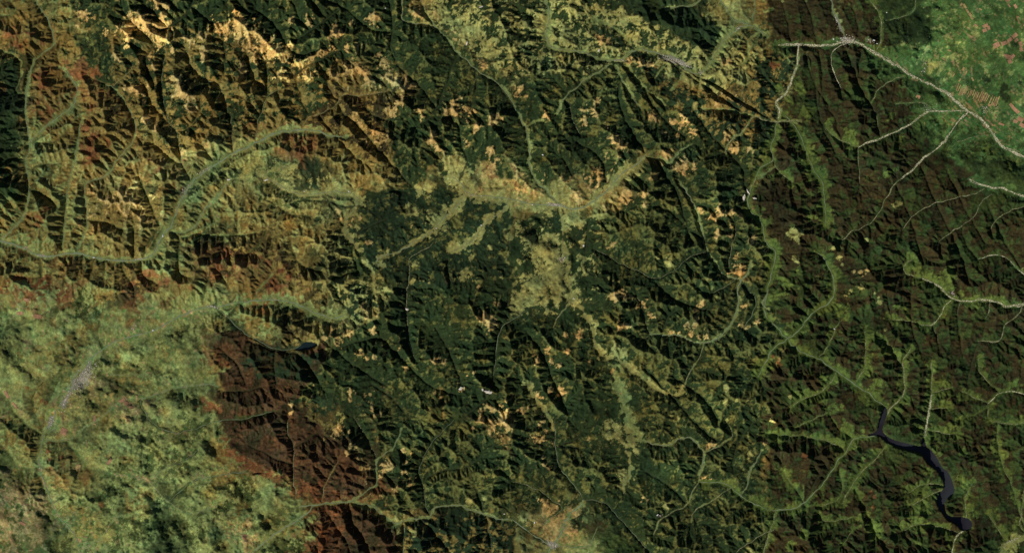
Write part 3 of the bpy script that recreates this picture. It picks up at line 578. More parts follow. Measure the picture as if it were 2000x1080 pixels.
ZONES = """
A|F|N|.26|250,0 1560,0 1620,60 1840,200 1950,300 2000,380 2000,700 1850,620 1730,600 1620,740 1640,800 1450,1000 1480,1080 1300,1080 1380,880 1420,740 1600,740 1300,420 1640,340 1500,200 1200,260 1150,200 900,80 700,90 480,90 420,130 300,80
A|F|N|.35|330,110 480,100 560,220 620,330 560,420 420,330 300,250
A|O|F|.42|420,130 600,110 900,130 1240,250 1300,400 1200,480 1000,480 800,560 700,620 560,560 450,330
A|O|B|.45|1240,400 1640,360 1500,480 1560,700 1350,560 1180,470
A|E|N|.26|1620,750 1750,735 1850,770 1990,800 1990,1080 1480,1080 1440,1000 1380,860 1420,770
B|F|N|.34|0,300 300,270 560,260 800,400 1050,460 1020,560 940,700 920,800 980,860 1010,1080 330,1080 300,900 420,800 640,600 500,600 200,700 0,650
B|F|M|.48|0,0 420,0 560,100 780,230 850,190 1000,240 800,380 560,260 300,270 0,300
A|F|M|.55|1620,0 2000,0 2000,300 1840,200
B|E|O|.35|480,220 700,330 1050,460 1000,560 800,560 620,420
B|F|E|.4|420,0 700,20 800,100 850,180 780,230 560,100 430,30
B|E|F|.3|320,80 460,190 440,200 350,150
B|E|O|.3|960,240 1100,230 1080,330 1030,380 1020,450 900,370
B|B|G|.2|1010,0 1590,0 1620,120 1560,190 1400,180 1060,170 1000,100
B|G|F|.4|1420,0 1590,0 1620,130 1550,190 1440,100
B|B|G|.36|1120,200 1280,190 1400,190 1450,240 1440,320 1520,310 1570,380 1530,480 1640,560 1660,640 1750,700 1830,760 2000,820 2000,1080 1010,1080 1020,900 960,800 1030,660 1010,560 1050,460 1080,380
B|G|B|.5|1640,600 1760,640 1860,760 2000,820 2000,1080 1760,1080 1600,800
B|P|L|.2|1600,0 2000,0 2000,600 1880,520 1700,380 1420,190 1620,140
B|P|G|.22|1400,200 1700,380 1880,520 2000,600 2000,640 1860,620 1750,640 1640,560 1530,480 1640,400 1570,380 1520,310 1440,320
B|G|F|.4|1740,560 1860,640 2000,690 2000,830 1860,760
C|B|U|.55|800,200 900,200 1000,250 1150,290 1250,270 1330,380 1150,520 1240,560 1260,650 1350,620 1420,800 1440,860 1300,880 1230,880 1150,800 960,740 900,650 860,580 850,500 820,460 870,440 860,330 810,270
C|B|E|.4|960,260 1250,300 1240,400 1000,410 950,340
C|R|O|.3|800,270 860,300 860,350 800,340
C|R|L|.3|870,640 960,690 1100,780 1080,800 950,770
C|U|R|.5|1160,820 1240,800 1400,860 1380,880 1250,890
C|R|U|.6|1245,905 1330,895 1360,1080 1245,1090
C|B|U|.45|1330,895 1450,920 1540,980 1580,1090 1360,1090
C|E|O|.3|1580,970 1680,930 1900,925 2000,950 2000,1090 1570,1090
C|F|N|.15|1300,280 1500,120 1600,60 2000,0 2000,440 1900,600 1700,450 1650,560 1480,420 1380,500 1250,500 1150,480 1230,400 1260,320
C|F|N|.4|1480,480 1900,600 2000,700 2000,900 1700,900 1560,950 1450,880 1640,780 1480,680
D|F|N|.22|0,150 150,160 330,100 340,0 900,0 850,200 700,230 560,200 330,230 300,350 500,700 740,880 520,1080 300,900 280,850 0,720
D|F|N|.34|330,50 900,0 1020,150 1080,240 980,400 980,560 1000,650 900,900 700,900 500,700 300,400
D|F|N|.4|0,700 260,850 200,900 0,850
D|F|N|.3|480,720 900,700 1000,900 980,1090 520,1090
D|F|M|.3|0,0 340,0 330,100 150,160 0,150
B|F|M|.3|0,850 335,850 335,1085 0,1085
D|B|G|.5|1010,0 2090,0 2090,1160 990,1160 1020,900 980,620 1000,400 1080,240 1020,150
"""
QUAD = dict(A=(0, 0), B=(1000, 0), C=(0, 540), D=(1000, 540))
PAL = dict(F=(31, 43, 20), E=(28, 41, 22), G=(42, 55, 24), B=(43, 38, 19), O=(100, 88, 44), R=(98, 64, 36),
           M=(118, 118, 66), T=(150, 128, 76), L=(105, 115, 64), P=(57, 80, 38), Y=(206, 168, 96), K=(70, 84, 36), D=(110, 97, 66), N=(76, 79, 39), U=(64, 47, 28))
FOREST = set('FEGBU')
LIGHT = set('MTLPYKDN')
def lin(c): return np.where(np.array(c)/255. <= .04045, np.array(c)/255./12.92, ((np.array(c)/255.+.055)/1.055)**2.4)
GAIN = 1.55
LETTERS = list(PAL)
PALL = np.array([lin(PAL[k])*GAIN for k in LETTERS])
ISF = np.array([1. if k in FOREST else 0. for k in LETTERS])
ISL = np.array([1. if k in LIGHT else 0. for k in LETTERS])

def box(a, r):
    """box blur, radius r cells"""
    for ax in (0, 1):
        p = np.pad(a, [(r+1, r) if i == ax else (0, 0) for i in (0, 1)], mode='edge')
        c = np.cumsum(p, axis=ax, dtype=np.float64)
        n = a.shape[ax]
        a = (np.take(c, np.arange(2*r+1, 2*r+1+n), ax)-np.take(c, np.arange(n), ax))/(2*r+1)
    return a
def ucdf(z): return 1/(1+np.exp(-1.7*z))

def build_cover(h, A, D, I):
    nx, ny, xs, ys, (PX, PY) = grid(1)
    main = np.zeros((24, 40), int); acc = np.zeros((24, 40), int); sh = np.zeros((24, 40))
    for k, v in COVER.items():
        c, r = int(k[0]), int(k[1])
        for j, row in enumerate(v.split('|')):
            for i, t in enumerate(row.split()):
                main[r*8+j, c*10+i] = LETTERS.index(t[0]); acc[r*8+j, c*10+i] = LETTERS.index(t[1]); sh[r*8+j, c*10+i] = int(t[2])/10.
    FG = [LETTERS.index('F'), LETTERS.index('G')]
    for j in range(17, 24):
        for i in range(3, 10):
            if main[j, i] in FG and (i, j) not in ((6, 22), (6, 23)):
                acc[j, i] = LETTERS.index('G'); main[j, i] = LETTERS.index('L'); sh[j, i] = .34
    wx = PX+9*fbm(PX, PY, 34, 4, 201); wy = PY+9*fbm(PX, PY, 34, 4, 211)
    def near(T, jx, jy):
        i = np.clip(((wx+jx)/50).astype(int), 0, 39); j = np.clip(((wy+jy)/45).astype(int), 0, 23)
        return T[j, i]
    n_r = ucdf(fbm(PX, PY, 30, 3, 541))
    jx = 13*fbm(PX, PY, 20, 3, 221); jy = 13*fbm(PX, PY, 20, 3, 231)
    mi = near(main, jx, jy); ai = near(acc, jx*.6, jy*.6)
    ai = np.where((ai == LETTERS.index('R')) & (n_r < .45), LETTERS.index('O'), ai)
    cm = .5*bil(PALL[main], wx/50-.5, wy/45-.5)+.5*PALL[mi]
    ca = .4*bil(PALL[acc], wx/50-.5, wy/45-.5)+.6*PALL[ai]
    fm = .4*bil(ISF[main], wx/50-.5, wy/45-.5)+.6*ISF[mi]
    fa = .3*bil(ISF[acc], wx/50-.5, wy/45-.5)+.7*ISF[ai]
    s = bil(sh, wx/50-.5, wy/45-.5)
    s = s*np.where(ai == LETTERS.index('D'), .4, 1)*np.where((PX < 420) & (PY > 590) & (ISF[ai] > 0), .6, 1)*np.where((PX > 1600) & (PY < 330) & (ai == LETTERS.index('T')), .12, 1)*np.where(ISL[ai]*(1-ISL[mi]) > 0, .72, 1)*np.where(ISF[mi]*(1-ISF[ai]) > 0, .85, 1)
    s = s+np.where(ISL[mi]*(1-ISL[ai]) > 0, .14, 0)
    zx = PX+5*fbm(PX, PY, 24, 4, 501, .6); zy = PY+5*fbm(PX, PY, 24, 4, 511, .6)
    for ln in ZONES.strip().split('\n'):
        q, a_, b_, sv, pts = ln.split('|'); ox, oy = QUAD[q]
        P = np.array([[float(t) for t in p.split(',')] for p in pts.split()])/2+[ox, oy]
        P = np.where(P >= [1999, -9], P+[90, 0], P); P = np.where(P <= [-9e9, 0.5], P-[0, 90], P)
        m = np.zeros((ny, nx), bool)
        for (ax, ay), (bx, by) in zip(P, np.roll(P, -1, 0)):
            m ^= ((ay > zy) != (by > zy)) & (zx < (bx-ax)*(zy-ay)/(by-ay+1e-12)+ax)
        w1 = box(m.astype(float), 1); w3 = w1[..., None]
        ia, ib = LETTERS.index(a_), LETTERS.index(b_)
        mi = np.where(m, ia, mi); ai = np.where(m, ib, ai); s = s*(1-w1)+float(sv)*w1
        cm = cm*(1-w3)+PALL[ia]*w3; ca = ca*(1-w3)+PALL[ib]*w3
        fm = fm*(1-w1)+ISF[ia]*w1; fa = fa*(1-w1)+ISF[ib]*w1
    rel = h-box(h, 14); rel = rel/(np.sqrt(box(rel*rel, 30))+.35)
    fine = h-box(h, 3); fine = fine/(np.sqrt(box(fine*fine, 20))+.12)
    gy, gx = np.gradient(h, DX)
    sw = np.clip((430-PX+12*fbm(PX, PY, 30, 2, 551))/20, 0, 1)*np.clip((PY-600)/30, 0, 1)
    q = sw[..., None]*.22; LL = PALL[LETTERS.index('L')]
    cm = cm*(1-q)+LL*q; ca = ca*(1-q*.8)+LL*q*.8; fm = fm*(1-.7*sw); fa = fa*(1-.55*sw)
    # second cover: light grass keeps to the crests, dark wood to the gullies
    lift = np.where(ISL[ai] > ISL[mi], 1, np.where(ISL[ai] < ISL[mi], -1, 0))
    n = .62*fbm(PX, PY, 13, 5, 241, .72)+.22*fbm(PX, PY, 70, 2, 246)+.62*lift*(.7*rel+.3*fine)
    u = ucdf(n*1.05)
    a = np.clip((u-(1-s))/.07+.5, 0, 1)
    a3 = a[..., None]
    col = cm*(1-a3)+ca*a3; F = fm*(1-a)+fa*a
    # patches of their own
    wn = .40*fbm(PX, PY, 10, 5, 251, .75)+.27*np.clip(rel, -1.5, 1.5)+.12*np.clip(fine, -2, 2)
    S = {}
    for ln in BLOBS.strip().split('\n'):
        cr, L, pts = ln.split('|'); c, r = int(cr[0]), int(cr[1])
        f = S.setdefault(L, np.full((ny, nx), -9., np.float32))
        for q in pts.split():
            x, y, R = (float(t) for t in q.split(','))
            x = 500*c+x/3; y = 360*r+y/3; R = R/3*(1.3 if L in 'TY' and x < 1000 and y < 360 else 1.16)
            i0 = int((x-2*R-X0)/DX); i1 = int((x+2*R-X0)/DX)+2; j0 = int((y-2*R-Y0)/DX); j1 = int((y+2*R-Y0)/DX)+2
            i0 = max(i0, 0); j0 = max(j0, 0)
            d = 1-np.hypot(PX[j0:j1, i0:i1]-x, PY[j0:j1, i0:i1]-y)/R
            f[j0:j1, i0:i1] = np.maximum(f[j0:j1, i0:i1], d)
    for L in 'EFBKMLRODTY':
        if L not in S: continue
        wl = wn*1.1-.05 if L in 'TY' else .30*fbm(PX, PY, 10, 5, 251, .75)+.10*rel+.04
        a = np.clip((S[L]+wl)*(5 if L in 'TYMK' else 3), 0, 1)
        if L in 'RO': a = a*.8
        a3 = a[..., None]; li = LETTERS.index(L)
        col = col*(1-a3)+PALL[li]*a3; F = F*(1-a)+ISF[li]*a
    # valley floors
    wmap = np.array([v['w'] for v in valleys]+[2.0, 2.0])[I]
    cmap = np.array([LETTERS.index(v['cov']) for v in valleys]+[LETTERS.index('L')]*2)[I]
    wmap = wmap*np.clip(1+.45*fbm(PX, PY, 30, 2, 531), .5, 1.9)
    a = np.clip(((wmap*.95+.3)*(1+.45*fbm(PX, PY, 8, 3, 261))-D)/1.6+.5, 0, 1)*np.where(wmap > 1.2, .85, .6)
    a3 = a[..., None]
    col = col*(1-a3)+PALL[cmap]*a3; F = F*(1-a)+ISF[cmap]*a
    # green slopes along the valleys of the eastern block
    a = np.clip((8.5*(1+.9*fbm(PX, PY, 22, 4, 521, .6))-D)/3, 0, 1)*(cmap == LETTERS.index('K'))*.85
    a3 = a[..., None]; col = col*(1-a3)+PALL[LETTERS.index('K')]*a3; F = F*(1-a)
    # fields on the farmland: parcels with crops of their own
    fl = np.isin(mi, [LETTERS.index('P'), LETTERS.index('L'), LETTERS.index('D')])*(1-F)
    ang = .55+.35*np.round(1.5*vnoise(0, 0, PX/70+3, PY/70+3, 271))
    ux = PX*np.cos(ang)-PY*np.sin(ang); uy = PX*np.sin(ang)+PY*np.cos(ang)
    row = np.floor(uy/9+.3*vnoise(0, 0, PX/40+9, PY/40+9, 273)); ci = np.floor(ux/3.2+row*.37); 
    hsh = np.abs(np.sin(ci*12.9898+row*78.233)*43758.5453) % 1
    tint = np.where(hsh[..., None] < .10, lin((165, 128, 95))*GAIN*.9, np.where(hsh[..., None] < .25, lin((120, 112, 70))*GAIN, np.where(hsh[..., None] > .8, lin((40, 100, 45))*GAIN, col)))
    ff = (fl*.6*np.clip(1.2-np.hypot(gx, gy)*5, 0, 1))[..., None]
    col = col*(1-ff)+tint*ff
    # soil and growth: moister and greener along the gullies, paler on the spurs
    wet = np.clip((np.log(A)-3.2)/3, 0, 1)*np.clip((D-2)/3, 0, 1)
    g = lin((44, 66, 36))*GAIN
    k = (.30*wet)[..., None]; col = col*(1-k)+g*k
    v = np.exp(.16*fbm(PX, PY, 5, 3, 281, .7)+.12*fbm(PX, PY, 60, 3, 291))
    hue = .06*fbm(PX, PY, 26, 4, 301)
    col = col*v[..., None]*np.stack([1+hue, 1-.1*hue, 1-.8*hue], -1)
    return np.clip(col, .004, .9), np.clip(F, 0, 1), (gx, gy), rel
# ---------------------------------------------------------------- scene
import bpy, time, random
from mathutils import Vector
T0 = time.time()
def log(s): print('[%.1f] %s' % (time.time()-T0, s), flush=True)
sc = bpy.context.scene
col_root = sc.collection
CAM_H = 5200.0
def W(x, y, z=0.0): return (x-1000.0, 540.0-y, z)

h, A, D, I = build_height(log)
nx, ny, xs, ys, (PX, PY) = grid(1)
def inside(poly):
    m = np.zeros((ny, nx), bool); P = np.array(poly)
    i0 = max(0, int((P[:, 0].min()-X0)/DX)-2); i1 = int((P[:, 0].max()-X0)/DX)+3
    j0 = max(0, int((P[:, 1].min()-Y0)/DX)-2); j1 = int((P[:, 1].max()-Y0)/DX)+3
    x = PX[j0:j1, i0:i1]; y = PY[j0:j1, i0:i1]; q = np.zeros(x.shape, bool)
    for (ax, ay), (bx, by) in zip(P, np.roll(P, -1, 0)):
        c = ((ay > y) != (by > y)) & (x < (bx-ax)*(y-ay)/(by-ay+1e-12)+ax)
        q ^= c
    m[j0:j1, i0:i1] = q
    return m
def smooth_poly(P, n=2):
    P = np.array(P, float)
    for _ in range(n):
        Q = []
        for a, b in zip(P, np.roll(P, -1, 0)): Q += [a*.78+b*.22, a*.22+b*.78]
        P = np.array(Q)
    return P
LAKES = [(smooth_poly(LAKE_BIG), 2.2, 'big'), (smooth_poly(LAKE_SMALL), 3.4, 'small')]
for P, lvl, _ in LAKES:
    m = inside(P); md = m.astype(float)
    b = box(md, 3)
    h = np.where(m, np.minimum(h, lvl-.25-2.2*np.clip(box(md, 1)-.3, 0, 1)), np.where(b > 0, np.maximum(np.where(b > .2, h*(1-b*.6)+(lvl+.6)*b*.6, h), lvl+.12), h))
col, F, (gx, gy), rel = build_cover(h, A, D, I)
log('cover')

def Hs(x, y):
    u = np.clip((np.asarray(x, float)-X0)/DX, 0, nx-1.001); v = np.clip((np.asarray(y, float)-Y0)/DX, 0, ny-1.001)
    i = u.astype(int); j = v.astype(int); fu = u-i; fv = v-j
    return (h[j, i]*(1-fu)+h[j, i+1]*fu)*(1-fv)+(h[j+1, i]*(1-fu)+h[j+1, i+1]*fu)*fv

# ---------------------------------------------------------------- materials
def nodes(name):
    m = bpy.data.materials.new(name); m.use_nodes = True
    nt = m.node_tree; b = nt.nodes['Principled BSDF']
    return m, nt, b
def N(nt, t, **kw):
    n = nt.nodes.new(t)
    for k, v in kw.items():
        if k in n.inputs.keys() if isinstance(k, str) else False: n.inputs[k].default_value = v
        else: setattr(n, k, v)
    return n
def ground_material(name, attr, s1, s2, amp, rough=.95, bump=0.0, spec=.15):
    m, nt, b = nodes(name); L = nt.links
    co = N(nt, 'ShaderNodeTexCoord'); at = N(nt, 'ShaderNodeAttribute'); at.attribute_name = attr
    n1 = N(nt, 'ShaderNodeTexNoise'); n1.inputs['Scale'].default_value = s1; n1.inputs['Detail'].default_value = 3
    n2 = N(nt, 'ShaderNodeTexVoronoi'); n2.inputs['Scale'].default_value = s2
    L.new(co.outputs['Object'], n1.inputs['Vector']); L.new(co.outputs['Object'], n2.inputs['Vector'])
    mr = N(nt, 'ShaderNodeMapRange'); mr.inputs[1].default_value = .3; mr.inputs[2].default_value = .7
    mr.inputs[3].default_value = 1-amp; mr.inputs[4].default_value = 1+amp
    L.new(n1.outputs['Fac'], mr.inputs[0])
    sep = N(nt, 'ShaderNodeSeparateColor'); L.new(n2.outputs['Color'], sep.inputs[0])
    mr2 = N(nt, 'ShaderNodeMapRange'); mr2.inputs[3].default_value = 1-amp*.8; mr2.inputs[4].default_value = 1+amp*.8
    L.new(sep.outputs[0], mr2.inputs[0])
    mu = N(nt, 'ShaderNodeMath'); mu.operation = 'MULTIPLY'; L.new(mr.outputs[0], mu.inputs[0]); L.new(mr2.outputs[0], mu.inputs[1])
    vm = N(nt, 'ShaderNodeVectorMath'); vm.operation = 'SCALE'
    L.new(at.outputs['Color'], vm.inputs[0]); L.new(mu.outputs[0], vm.inputs['Scale'])
    L.new(vm.outputs[0], b.inputs['Base Color'])
    b.inputs['Roughness'].default_value = rough; b.inputs['Specular IOR Level'].default_value = spec
    if bump:
        bp = N(nt, 'ShaderNodeBump'); bp.inputs['Strength'].default_value = 1; bp.inputs['Distance'].default_value = bump
        L.new(n1.outputs['Fac'], bp.inputs['Height']); L.new(bp.outputs[0], b.inputs['Normal'])
    return m
def plain_material(name, rgb, rgb2=None, scale=.6, rough=.9, spec=.2, lo=.4, hi=.6):
    m, nt, b = nodes(name); L = nt.links
    co = N(nt, 'ShaderNodeTexCoord'); n1 = N(nt, 'ShaderNodeTexNoise'); n1.inputs['Scale'].default_value = scale; n1.inputs['Detail'].default_value = 4
    L.new(co.outputs['Object'], n1.inputs['Vector'])
    r = N(nt, 'ShaderNodeValToRGB'); r.color_ramp.elements[0].position = lo; r.color_ramp.elements[1].position = hi
    a = tuple(float(t) for t in lin(rgb)*GAIN); c = tuple(float(t) for t in lin(rgb2 or rgb)*GAIN)
    if rgb2 is None: c = tuple(t*.75 for t in a)
    r.color_ramp.elements[0].color = (*a, 1); r.color_ramp.elements[1].color = (*c, 1)
    L.new(n1.outputs['Fac'], r.inputs[0]); L.new(r.outputs[0], b.inputs['Base Color'])
    b.inputs['Roughness'].default_value = rough; b.inputs['Specular IOR Level'].default_value = spec
    return m
M_land = ground_material('open_land', 'cover', .45, .55, .16)
M_wood = ground_material('tree_canopy', 'cover', .55, .9, .20, bump=.35)
M_river = plain_material('river_valley_road', (120, 128, 98), (82, 98, 72), 1.2)
M_track = plain_material('pale_track', (138, 134, 100), (76, 86, 52), .35, lo=.38, hi=.6)
M_gravel = plain_material('white_gravel', (184, 178, 146), (86, 94, 60), .55, lo=.44, hi=.56)
M_water = plain_material('lake_water', (44, 47, 50), (33, 30, 36), .012, rough=.12, spec=.5)
M_teal = plain_material('teal_lake_water', (24, 38, 40), (20, 32, 34), .05, rough=.12, spec=.5)
M_roof = plain_material('pale_roofs', (188, 184, 172), (150, 128, 112), .5)
M_wall = plain_material('pale_walls', (176, 170, 158))
M_white = plain_material('white_sheet_roof', (205, 203, 195), (180, 180, 174), .8)
M_street = plain_material('street_ground', (122, 118, 102), (96, 104, 78), .8)
M_rock = plain_material('bare_white_rock', (205, 200, 186), (170, 162, 148), .9)
M_rock2 = plain_material('dug_rock_face', (196, 186, 168), (160, 150, 132), .9)
M_soil = plain_material('ploughed_soil', (142, 108, 80), (122, 92, 68), .35)
M_straw = plain_material('straw_soil', (150, 132, 84), (128, 108, 70), .35)

# ---------------------------------------------------------------- mesh helpers
def link(o, label=None, cat=None, kind=None, group=None, parent=None):
    col_root.objects.link(o)
    if label: o['label'] = label
    if cat: o['category'] = cat
    if kind: o['kind'] = kind
    if group: o['group'] = group
    if parent: o.parent = parent
    return o
def grid_mesh(name, Z, mask, C, mat):
    """surface over the cells of mask (ny-1, nx-1); C = colours"""
    idx = np.arange(nx*ny).reshape(ny, nx)
    jj, ii = np.nonzero(mask)
    q = np.stack([idx[jj+1, ii], idx[jj+1, ii+1], idx[jj, ii+1], idx[jj, ii]], 1)
    used = np.zeros(nx*ny, bool); used[q.ravel()] = True
    new = np.cumsum(used)-1; q = new[q]
    co = np.stack([PX-1000, 540-PY, Z], -1).reshape(-1, 3)[used].astype(np.float32)
    me = bpy.data.meshes.new(name)
    me.vertices.add(len(co)); me.vertices.foreach_set('co', co.ravel())
    me.loops.add(q.size); me.loops.foreach_set('vertex_index', q.ravel().astype(np.int32))
    me.polygons.add(len(q)); me.polygons.foreach_set('loop_start', np.arange(0, q.size, 4, dtype=np.int32))
    me.polygons.foreach_set('use_smooth', np.ones(len(q), bool))
    me.update(calc_edges=True)
    at = me.attributes.new('cover', 'FLOAT_COLOR', 'POINT')
    c4 = np.ones((len(co), 4), np.float32); c4[:, :3] = C.reshape(-1, 3)[used]
    at.data.foreach_set('color', c4.ravel())
    me.materials.append(mat)
    return bpy.data.objects.new(name, me)
def mesh_obj(name, verts, faces, mat, smooth=False):
    me = bpy.data.meshes.new(name); me.from_pydata([tuple(map(float, v)) for v in verts], [], faces); me.update()
    if smooth:
        for p in me.polygons: p.use_smooth = True
    for m in (mat if isinstance(mat, (list, tuple)) else [mat]): me.materials.append(m)
    return bpy.data.objects.new(name, me)

# ---------------------------------------------------------------- ground and woods
floorc = col.copy()
under = np.array(lin((54, 58, 34))*GAIN)
fa = np.clip((F-.45)*6, 0, 1)[..., None]
floorc = col*(1-.6*fa)+(col*.6+under*.4)*(.6*fa)
terrain = link(grid_mesh('terrain', h, np.ones((ny-1, nx-1), bool), floorc, M_land), kind='structure')
log('terrain')
lift = np.clip((F-.5)*4, -1, 1)
rough = .10*fbm(PX, PY, 3.0, 2, 401)
Zc = h+np.where(lift > 0, .34*lift+rough*lift, .34*lift)
Zc = np.where(D < 1.6, h-.4, Zc)
for P, lvl, _ in LAKES: Zc = np.where(box(inside(P).astype(float), 1) > 0, h-.5, Zc)
up = Zc > h
cell = up[:-1, :-1] | up[1:, :-1] | up[:-1, 1:] | up[1:, 1:]
warm = col[..., 0] > col[..., 1]*1.0
wc = (box(warm.astype(float), 2) > .5)[:-1, :-1]
link(grid_mesh('conifer_forest', Zc, cell & ~wc, col, M_wood), 'dark green conifer forest covering the mountain slopes', 'forest', 'stuff')
link(grid_mesh('beech_forest', Zc, cell & wc, col, M_wood), 'brown autumn beech forest covering the lower mountain slopes', 'forest', 'stuff')
log('woods')

# land beyond the mapped sheet
av = []; af = []; ids = {}
S = 70.0; K = 64
for j in range(-K, K+1):
    for i in range(-K, K+1):
        x = 1000+i*S; y = 540+j*S
        if X0+90 < x < X1-90 and Y0+90 < y < Y1-90: continue
        e = max(X0-x, x-X1, Y0-y, y-Y1)
        z = -2.0 if e < 0 else min(1, e/140)*9*(1+math.sin(x*.013+y*.007)*.5*math.sin(y*.017-x*.005))-.5
        ids[i, j] = len(av); av.append(W(x, y, z))
for (i, j) in list(ids):
    q = [(i, j+1), (i+1, j+1), (i+1, j), (i, j)]
    if all(k in ids for k in q): af.append([ids[k] for k in q])
M_far = plain_material('far_land', (44, 56, 30), (78, 84, 44), .01)
link(mesh_obj('ground', av, af, M_far, True), kind='structure')

# ---------------------------------------------------------------- rivers and tracks
def ribbon(line, width, mat, name, seed, lift=.16, wvar=.3, taper=True):
    P = np.array(line); n = len(P)
    if n < 3: return
    rng = np.random.default_rng(seed)
    t = np.gradient(P, axis=0); t /= np.hypot(t[:, 0], t[:, 1])[:, None]+1e-9
    nrm = np.stack([-t[:, 1], t[:, 0]], 1)
    q = np.convolve(rng.standard_normal(n+6), np.ones(3)/3, 'same')[3:-3]
    w = width*.5*np.clip(1+wvar*1.6*q, .45, 2.2)
    if taper: w = w*np.minimum(1, (np.minimum(np.arange(n), np.arange(n)[::-1])+2)/6)
    off = (-1, 0, 1)
    V = []
    for o in off:
        p = P+nrm*(w*o)[:, None]
        z = Hs(p[:, 0], p[:, 1])
        V.append(np.stack([p[:, 0]-1000, 540-p[:, 1], z], 1))
    V = np.stack(V, 1); zc = V[:, :, 2].max(1)
    V[:, :, 2] = np.maximum(V[:, :, 2], zc[:, None]-.3)+lift
    V[:, 1, 2] = np.maximum(V[:, 1, 2], zc+lift)
    F_ = []
    for k in range(n-1):
        for c in range(2): F_.append((k*3+c, k*3+c+1, (k+1)*3+c+1, (k+1)*3+c))
    o = mesh_obj(name, V.reshape(-1, 3), F_, mat, True)
    return link(o, kind='structure')
for i, v in enumerate(valleys):
    if v['lw'] <= 0: continue
    L = v['line']
    if v['kind'] == 'g':
        ribbon(L, v['lw']*.62, M_gravel, 'river', 500+i, wvar=.75)
        if v['lw'] > 2.2:
            rng = np.random.default_rng(900+i); n = len(L)
            for s in (-1, 1):
                a = np.convolve(rng.standard_normal(n+8), np.ones(5)/5, 'same')[4:-4]
                t = np.gradient(L, axis=0); t /= np.hypot(t[:, 0], t[:, 1])[:, None]+1e-9
                B = L+np.stack([-t[:, 1], t[:, 0]], 1)*(s*v['lw']*(.35+.5*a))[:, None]
                ribbon(B, v['lw']*.26, M_gravel, 'river', 700+i+s, lift=.2, wvar=.6)
    elif v['kind'] == 't': ribbon(L, v['lw']*.9, M_track, 'road', 500+i, wvar=.4)
    else: ribbon(L, v['lw']*.8, M_river, 'river', 500+i, wvar=.35)

# ---------------------------------------------------------------- lakes
for P, lvl, k in LAKES:
    c = P.mean(0); n = len(P)
    m = inside(P); b = box(m.astype(float), 1) > 0
    cellm = b[:-1, :-1] | b[1:, :-1] | b[:-1, 1:] | b[1:, 1:]
    o = grid_mesh('lake', np.full((ny, nx), lvl), cellm, col, M_water if k == 'big' else M_teal)
    link(o, kind='structure')
log('water')

# ---------------------------------------------------------------- towns
def house(V, Fc, x, y, z, l, w, hh, a):
    ca, sa = math.cos(a), math.sin(a); b = len(V)
    for (u, v, t) in ((-l, -w, -.3), (l, -w, -.3), (l, w, -.3), (-l, w, -.3), (-l, -w, hh), (l, -w, hh), (l, w, hh), (-l, w, hh), (-l, 0, hh*1.5), (l, 0, hh*1.5)):
        V.append((x-1000+(u*ca-v*sa)*.5, 540-y+(u*sa+v*ca)*.5, z+t))
    Fc += [((b, b+1, b+5, b+4), 0), ((b+2, b+3, b+7, b+6), 0), ((b+1, b+2, b+6, b+9, b+5), 0), ((b+3, b, b+4, b+8, b+7), 0), ((b+4, b+5, b+9, b+8), 1), ((b+6, b+7, b+8, b+9), 1)]
TOWNS = """
02|480,60,110,42,-52,700|large grey-white town filling the valley in the left part of the picture
02|380,190,60,15,-65,150|narrow string of pale houses running down from the large left town
02|295,310,45,16,-70,120|pinkish pale town where the left valleys meet, below the large town
01|780,840,40,20,-35,40|scattered pale village in the broad green valley above the large left town
01|1250,718,36,8,10,50|small pale village on the green valley bend, left of the teal lake
01|820,438,28,10,-5,50|small grey village on the river under the brown ridge, far left half
01|150,372,14,14,30,40|pale village on the river bank at the left edge of the picture
01|240,415,34,8,5,50|grey village on the river under the dark slope near the left edge
01|1075,40,40,11,-58,70|narrow grey town in the side valley below the sandy mountains
00|1190,1000,50,8,-35,40|grey riverside village strung along the diagonal valley in the upper left
10|240,765,24,9,10,25|small grey village at the head of the diagonal valley
20|960,358,105,20,20,420|long grey town in the green valley in the upper middle of the picture
20|640,356,48,6,0,40|string of pale houses along the valley, left of the long grey town
20|1110,425,14,12,0,30|small pale village at the right end of the long grey town
20|1330,165,40,12,-40,40|small grey village in the green side valley, upper right of centre
30|465,236,46,24,0,300|grey town at the bend of the white river, upper right
30|415,140,12,60,-20,90|narrow grey suburb climbing the valley above the town at the river bend
30|600,240,34,14,10,40|pale farm village on the right of the town at the river bend
30|180,268,60,5,0,60|row of pale houses along the gravel river in the upper right
30|1270,640,40,30,30,60|loose pale village on the plain beside the wide white river
30|940,640,60,20,0,60|loose pale farm village below the wide white river
30|920,390,30,60,20,50|scattered pale farmhouses above the wide white river
21|250,120,44,10,3,120|grey-white town in the middle of the yellow-green basin
21|285,440,24,24,0,60|pinkish village in the middle of the tan meadow fan
31|1080,640,12,20,-50,50|small grey village where two gravel valleys meet at the right
32|1420,1015,60,14,-25,70|pale riverside town in the bottom right corner
22|235,1030,44,22,20,150|grey town in the tan basin at the bottom edge
22|870,860,16,8,-30,30|small white village in the dark hills of the lower middle
01|110,740,40,50,0,30|loose pale farm hamlets among the fields on the left edge
11|1270,65,70,6,4,40|row of pale houses along the yellow-green basin
"""
rnd = random.Random(8)
